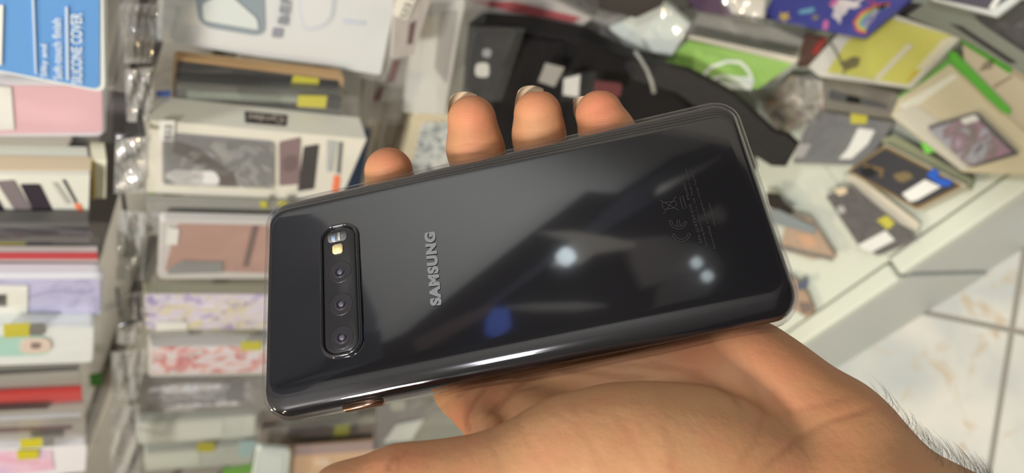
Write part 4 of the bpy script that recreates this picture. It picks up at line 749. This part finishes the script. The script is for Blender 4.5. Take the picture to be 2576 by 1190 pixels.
item('bagged_case', 'dark grey bagged case with a curved white label and a yellow sticker, on the base', 'phone case', pl, [(2044, 276), (2248, 308), (2172, 416), (1992, 410)], .008, mat((112, 112, 114), .35, coat=.3, var=.12, vscale=20), G3, .05, parts=(('price_label', [(2160, 322), (2202, 328), (2184, 362), (2142, 400), (2110, 400), (2134, 374)], LAB, dict(r=.12)), ('yellow_sticker', [(2141, 282), (2184, 286), (2180, 312), (2141, 311)], YT), ('pale_patch', [(2010, 362), (2042, 362), (2022, 398), (1996, 396)], mat((168, 166, 164), .4), dict(r=.3))), fq=[(2035, 268), (2256, 304), (2175, 428), (1985, 418)], famp=.003)
item('bagged_case', 'crumpled beige and silver bag beside the strap end', 'bag', HP(.292), [(1912, 262), (1990, 190), (2066, 200), (2070, 270), (2030, 300), (1958, 340)], .008, pattern([(96, 86, 78), (176, 160, 142), (206, 200, 190), (120, 108, 98)], 26, seed=12), G3, 0, fq=[(1890, 230), (2060, 180), (2070, 310), (1950, 345)], famp=.010, fm=FILM_SHINY)
pl = HP(.286)
item('phone_case_box', 'black case with gold outlines, blue and white labels, lying on the white base', 'phone case', pl, [(2130, 430), (2228, 362), (2432, 466), (2308, 530)], .018, mat((196, 188, 168), .5), G3, .04,
     parts=(('gold_rim', [(2132, 430), (2228, 366), (2424, 468), (2308, 528)], mat((128, 106, 68), .4), dict(r=.08)), ('phone_case', [(2142, 430), (2228, 374), (2412, 468), (2308, 519)], mat((62, 62, 66), .35), dict(r=.08, lift=.0016)), ('gold_line', [(2176, 412), (2226, 424), (2222, 446), (2214, 446), (2216, 430), (2176, 420)], mat((120, 100, 66), .4), dict(lift=.0026)), ('gold_ring', [(2246, 440), (2284, 430), (2304, 446), (2268, 462)], mat((124, 108, 76), .4), dict(lift=.0026, r=.45)),
            ('lens_cluster', [(2164, 426), (2196, 418), (2206, 440), (2178, 450)], mat((40, 40, 42), .3), dict(r=.3, lift=.003)), ('white_label', [(2272, 488), (2330, 452), (2370, 470), (2310, 504), (2292, 508)], LAB, dict(r=.08, lift=.003)), ('blue_label', [(2334, 442), (2350, 424), (2366, 432), (2362, 446), (2400, 456), (2394, 468), (2372, 470)], BLU, dict(lift=.0036))))
item('glass_pack', 'olive clear plastic tray edge behind the black and gold case', 'phone case', HP(.278), [(2216, 346), (2250, 340), (2446, 452), (2436, 476), (2220, 364)], .01, mat((140, 144, 116), .35), G3)
pl = HP(.276)
item('bagged_case', 'charcoal case with a yellow sticker and white label, nearest the base edge', 'phone case', pl, [(2076, 492), (2142, 470), (2302, 602), (2206, 642), (2158, 616)], .008, mat((80, 77, 78), .4), G3, .06, parts=(('camera_hole', [(2104, 520), (2122, 516), (2130, 534), (2112, 540)], mat((176, 172, 172), .4), dict(r=.4)), ('yellow_sticker', [(2206, 554), (2232, 542), (2252, 562), (2234, 578)], YT), ('white_label', [(2160, 616), (2228, 580), (2252, 604), (2194, 634), (2170, 628)], LAB, dict(r=.08)), ('pale_dot', [(2098, 478), (2126, 470), (2134, 484), (2112, 494)], mat((226, 206, 170), .4), dict(r=.4))),
     fq=[(2010, 470), (2150, 440), (2325, 610), (2150, 660)], famp=.005)
item('phone_case_package', 'beige and white pack edge lying under the black and gold case', 'phone case', HP(.266), [(2120, 440), (2150, 436), (2312, 560), (2306, 584), (2240, 552)], .008, mat((206, 198, 180), .5), G3)
pl = HP(.274)
item('bagged_case', 'small copper brown case in a bag right beside the phone edge', 'phone case', pl, [(1985, 536), (2036, 548), (2100, 646), (2040, 652), (1960, 624)], .008, mat((178, 150, 126), .4), G3, .05, parts=(('dark_edge', [(1950, 612), (2100, 648), (2096, 656), (1950, 626)], mat((112, 106, 98), .4)), ('copper_panel', [(2000, 592), (2040, 590), (2060, 616), (2030, 622)], mat((202, 158, 122), .4))), fq=[(1930, 500), (2050, 530), (2110, 660), (1950, 640)], famp=.006)
item('bagged_case', 'slate blue bagged case behind the phone edge, left of the copper one', 'phone case', HP(.282), [(1930, 528), (1956, 526), (2048, 570), (2044, 588), (1940, 562)], .006, mat((132, 140, 140), .35), G3)
item('phone_case', 'black curved case piece beside the right edge of the phone', 'phone case', HP(.280), [(1925, 484), (1956, 486), (1970, 508), (1996, 528), (1980, 538), (1930, 520)], .006, mat((44, 38, 34), .4), G3, .1)
item('phone_case', 'brown and blue case piece beside the lower right corner of the phone', 'phone case', HP(.268), [(1960, 690), (1998, 700), (2030, 740), (2046, 780), (2030, 800), (1980, 770)], .006, mat((168, 142, 118), .4), G3, .1, parts=(('blue_part', [(2004, 716), (2030, 700), (2036, 716), (2010, 734)], mat((84, 92, 112), .4)), ('dark_part', [(2008, 760), (2040, 762), (2044, 784), (2018, 790)], mat((120, 106, 98), .4))))
# ---- below the phone, behind the thumb
pl = SP(.50)
G5 = 'packs hanging below the phone, behind the thumb'
item('phone_case_package', 'brown grey pack with a pale edge, just below the lower left of the phone', 'phone case', pl, [(660, 1050), (960, 990), (960, 1040), (655, 1090)], .012, mat((128, 118, 110), .45, var=.15, vscale=30), G5, parts=(('pale_edge', [(700, 1060), (900, 1036), (895, 1050), (700, 1078)], mat((172, 172, 154), .4)),))
pl = SP(.485)
item('phone_case_package', 'black case pack with a yellow sticker, under the phone keys', 'phone case', pl, [(655, 1086), (960, 1052), (960, 1130), (650, 1150)], .008, mat((128, 120, 114), .45), G5, parts=(('phone_case', [(722, 1076), (905, 1054), (900, 1086), (720, 1104)], mat((72, 66, 68), .4)), ('yellow_sticker', [(842, 1068), (880, 1064), (876, 1094), (838, 1098)], mat((152, 156, 50), .5), dict(lift=.002))), fq=[(690, 1060), (960, 1030), (960, 1120), (690, 1130)])
pl = SP(.465)
item('phone_case_package', 'mauve edged beige pack low behind the thumb', 'phone case', pl, [(716, 1132), (955, 1112), (950, 1240), (700, 1250)], .008, mat((222, 184, 150), .45), G5, parts=(('mauve_edge', [(740, 1122), (955, 1108), (955, 1132), (740, 1146)], mat((170, 146, 146), .4)), ('pale_spot', [(790, 1154), (830, 1150), (830, 1172), (790, 1174)], mat((232, 206, 182), .4), dict(r=.4))))
pl = SP(.45)
item('phone_case', 'white rounded case corner at the bottom edge, left of the thumb tip', 'phone case', pl, [(650, 1128), (732, 1134), (722, 1230), (630, 1230)], .008, mat((208, 216, 214), .4), G5, .15, parts=(('pale_panel', [(662, 1140), (714, 1144), (706, 1210), (650, 1210)], mat((216, 224, 222), .4), dict(r=.2)),), bev=.002)
pl = SP(.42)
item('phone_case_package', 'dark grey pack with a slanted white card, between the phone and the thumb', 'phone case', pl, [(955, 1000), (1180, 960), (1180, 1115), (940, 1135)], .01, mat((104, 98, 98), .45, var=.3, vscale=28), G5, parts=(('white_card', [(996, 1064), (1066, 1050), (1034, 1104), (964, 1110)], mat((206, 210, 208), .5), dict(lift=.003, r=.06)), ('dark_case', [(1060, 1076), (1180, 1066), (1180, 1112), (1030, 1116)], mat((74, 68, 70), .4)), ('dark_spot', [(1062, 1000), (1092, 996), (1090, 1024), (1064, 1024)], mat((52, 48, 50), .4), dict(r=.3)), ('pale_fold', [(980, 1010), (1020, 1004), (1020, 1030), (984, 1034)], mat((160, 162, 148), .4), dict(r=.3))), fq=[(945, 1000), (1200, 960), (1190, 1130), (950, 1130)], famp=.006)
# ---- what the phone mirrors: lamps, and added panels shaped and toned for its reflections
#@CEILING
def overhead(name, z, pts, col, th=.04, em=0, lab=None, cat=None, kind=None, rough=.8):
    m = mat(col, rough) if not em else None
    if em:
        m = bpy.data.materials.new('lamp_glow'); m.use_nodes = True; b = m.node_tree.nodes['Principled BSDF']; b.inputs['Base Color'].default_value = lin(col); b.inputs['Emission Color'].default_value = lin(col); b.inputs['Emission Strength'].default_value = em
    n = len(pts); V = [(x, y, z) for x, y in pts]+[(x, y, z+th) for x, y in pts]; F = [list(range(n)), [2*n-1-i for i in range(n)]]+[[i, (i+1) % n, n+(i+1) % n, n+i] for i in range(n)]
    o = newmesh(name, V, F, m); bm = bmesh.new(); bm.from_mesh(o.data); bmesh.ops.recalc_face_normals(bm, faces=bm.faces); bm.to_mesh(o.data); bm.free(); recenter(o)
    if kind: o['kind'] = kind
    if lab: tag(o, lab, cat)
    return o
overhead('reflection_panel_1', 2.60, [(1.21, .04), (1.5, -.06), (1.96, -.22), (2.58, -.44), (2.71, -.61), (2.98, -.73), (3.5, -.94), (3.92, -1.18), (5.2, -1.75), (4.4, -2.4), (3.4, -2.3), (2.49, -1.66), (1.98, -1.02), (1.43, -.43), (1.13, -.11), (1.0, .04), (1.1, .12)], (30, 26, 26), .12, kind='structure', rough=.9)
overhead('reflection_panel_2', 2.62, [(1.61, .42), (1.36, .23), (1.13, .1), (1.01, .05), (.6, -.1), (.5, .3), (1.0, .9), (1.7, .8)], (128, 130, 140), .08, kind='structure')
overhead('reflection_panel_3', 2.50, [(1.0, .24), (1.1, .13), (.99, .06), (.88, .17)], (84, 86, 98), .1, kind='structure')
overhead('reflection_panel_4', 2.50, [(2.78, -.8), (2.85, -.81), (3.25, -1.02), (3.72, -1.26), (3.65, -1.25), (3.21, -1.04), (2.79, -.83)], (232, 230, 222), .03, kind='structure')
overhead('reflection_panel_5', 2.50, [(2.72, -1.09), (3.07, -1.27), (3.03, -1.34), (2.92, -1.32), (2.87, -1.21)], (190, 184, 172), .03, kind='structure')
overhead('reflection_panel_6', 2.54, [(2.25, -.68), (2.5, -.94), (2.66, -1.29), (2.57, -1.39), (2.37, -1.16), (2.22, -1.06), (2.02, -.87), (2.12, -.79)], (118, 112, 106), .03, kind='structure')
overhead('reflection_panel_7', 2.50, [(1.93, -.24), (2.06, -.4), (2.17, -.6), (2.24, -.75), (2.19, -.74), (2.0, -.55), (1.89, -.5), (1.77, -.36), (1.87, -.39), (1.99, -.41)], (176, 170, 158), .02, kind='structure')
overhead('reflection_panel_8', 2.54, [(2.09, -.96), (2.46, -1.22), (2.5, -1.38), (2.25, -1.28), (1.94, -.97)], (104, 98, 92), .03, kind='structure')
overhead('reflection_panel_9', 2.56, [(2.68, -.64), (3.31, -.91), (3.72, -1.11), (3.88, -1.25), (2.72, -.81), (2.11, -.5), (1.37, -.17), (1.34, -.13), (2.18, -.47)], (66, 70, 82), .03, kind='structure')
overhead('reflection_panel_10', 2.50, [(1.44, -.24), (1.52, -.34), (1.66, -.54), (1.74, -.69), (1.62, -.55), (1.51, -.38)], (170, 168, 160), .02, kind='structure')
overhead('reflection_panel_11', 2.50, [(1.12, .01), (1.27, -.08), (1.41, -.18), (1.43, -.24), (1.23, -.11), (1.1, -.03)], (120, 104, 92), .02, kind='structure')
overhead('shop_sign', 2.46, [(1.31, -.19), (1.38, -.2), (1.40, -.25), (1.33, -.29), (1.27, -.26), (1.26, -.21)], (70, 110, 220), .02, em=.9, lab='blue lit sign panel hung under the dark ceiling panel', cat='sign')
for x, y, nm in ((1.83, -.40, 'over the dark panel, nearest the display'), (2.32, -1.11, 'farther along the dark panel, inner one of the far pair'), (2.27, -1.19, 'farther along the dark panel, outer one of the far pair')):
    r_ = .042 if x < 2 else .03
    o = overhead('spot_lamp', 2.45, [(x+r_*math.cos(.5236*k), y+r_*math.sin(.5236*k)) for k in range(12)], (236, 250, 255), .03, em=6 if x < 2 else 4, lab='round white ceiling spot '+nm, cat='lamp')
    k_ = tube('stem', [(x, y, 2.48), (x, y, 2.62)], .006, STEEL, o)
for pts, nm in (([(1.34, .345), (1.46, .345), (1.48, .33), (1.37, .315)], 'long amber glow strip under the pale ceiling panel'), ([(1.28, .345), (1.32, .33), (1.30, .305), (1.26, .33)], 'short square amber lamp under the pale ceiling panel')):
    o = overhead('amber_lamp', 2.45, pts, (255, 196, 120), .03, em=.9, lab=nm, cat='lamp'); tube('stem', [(pts[0][0]+.02, .335, 2.48), (pts[0][0]+.02, .335, 2.62)], .005, STEEL, o)
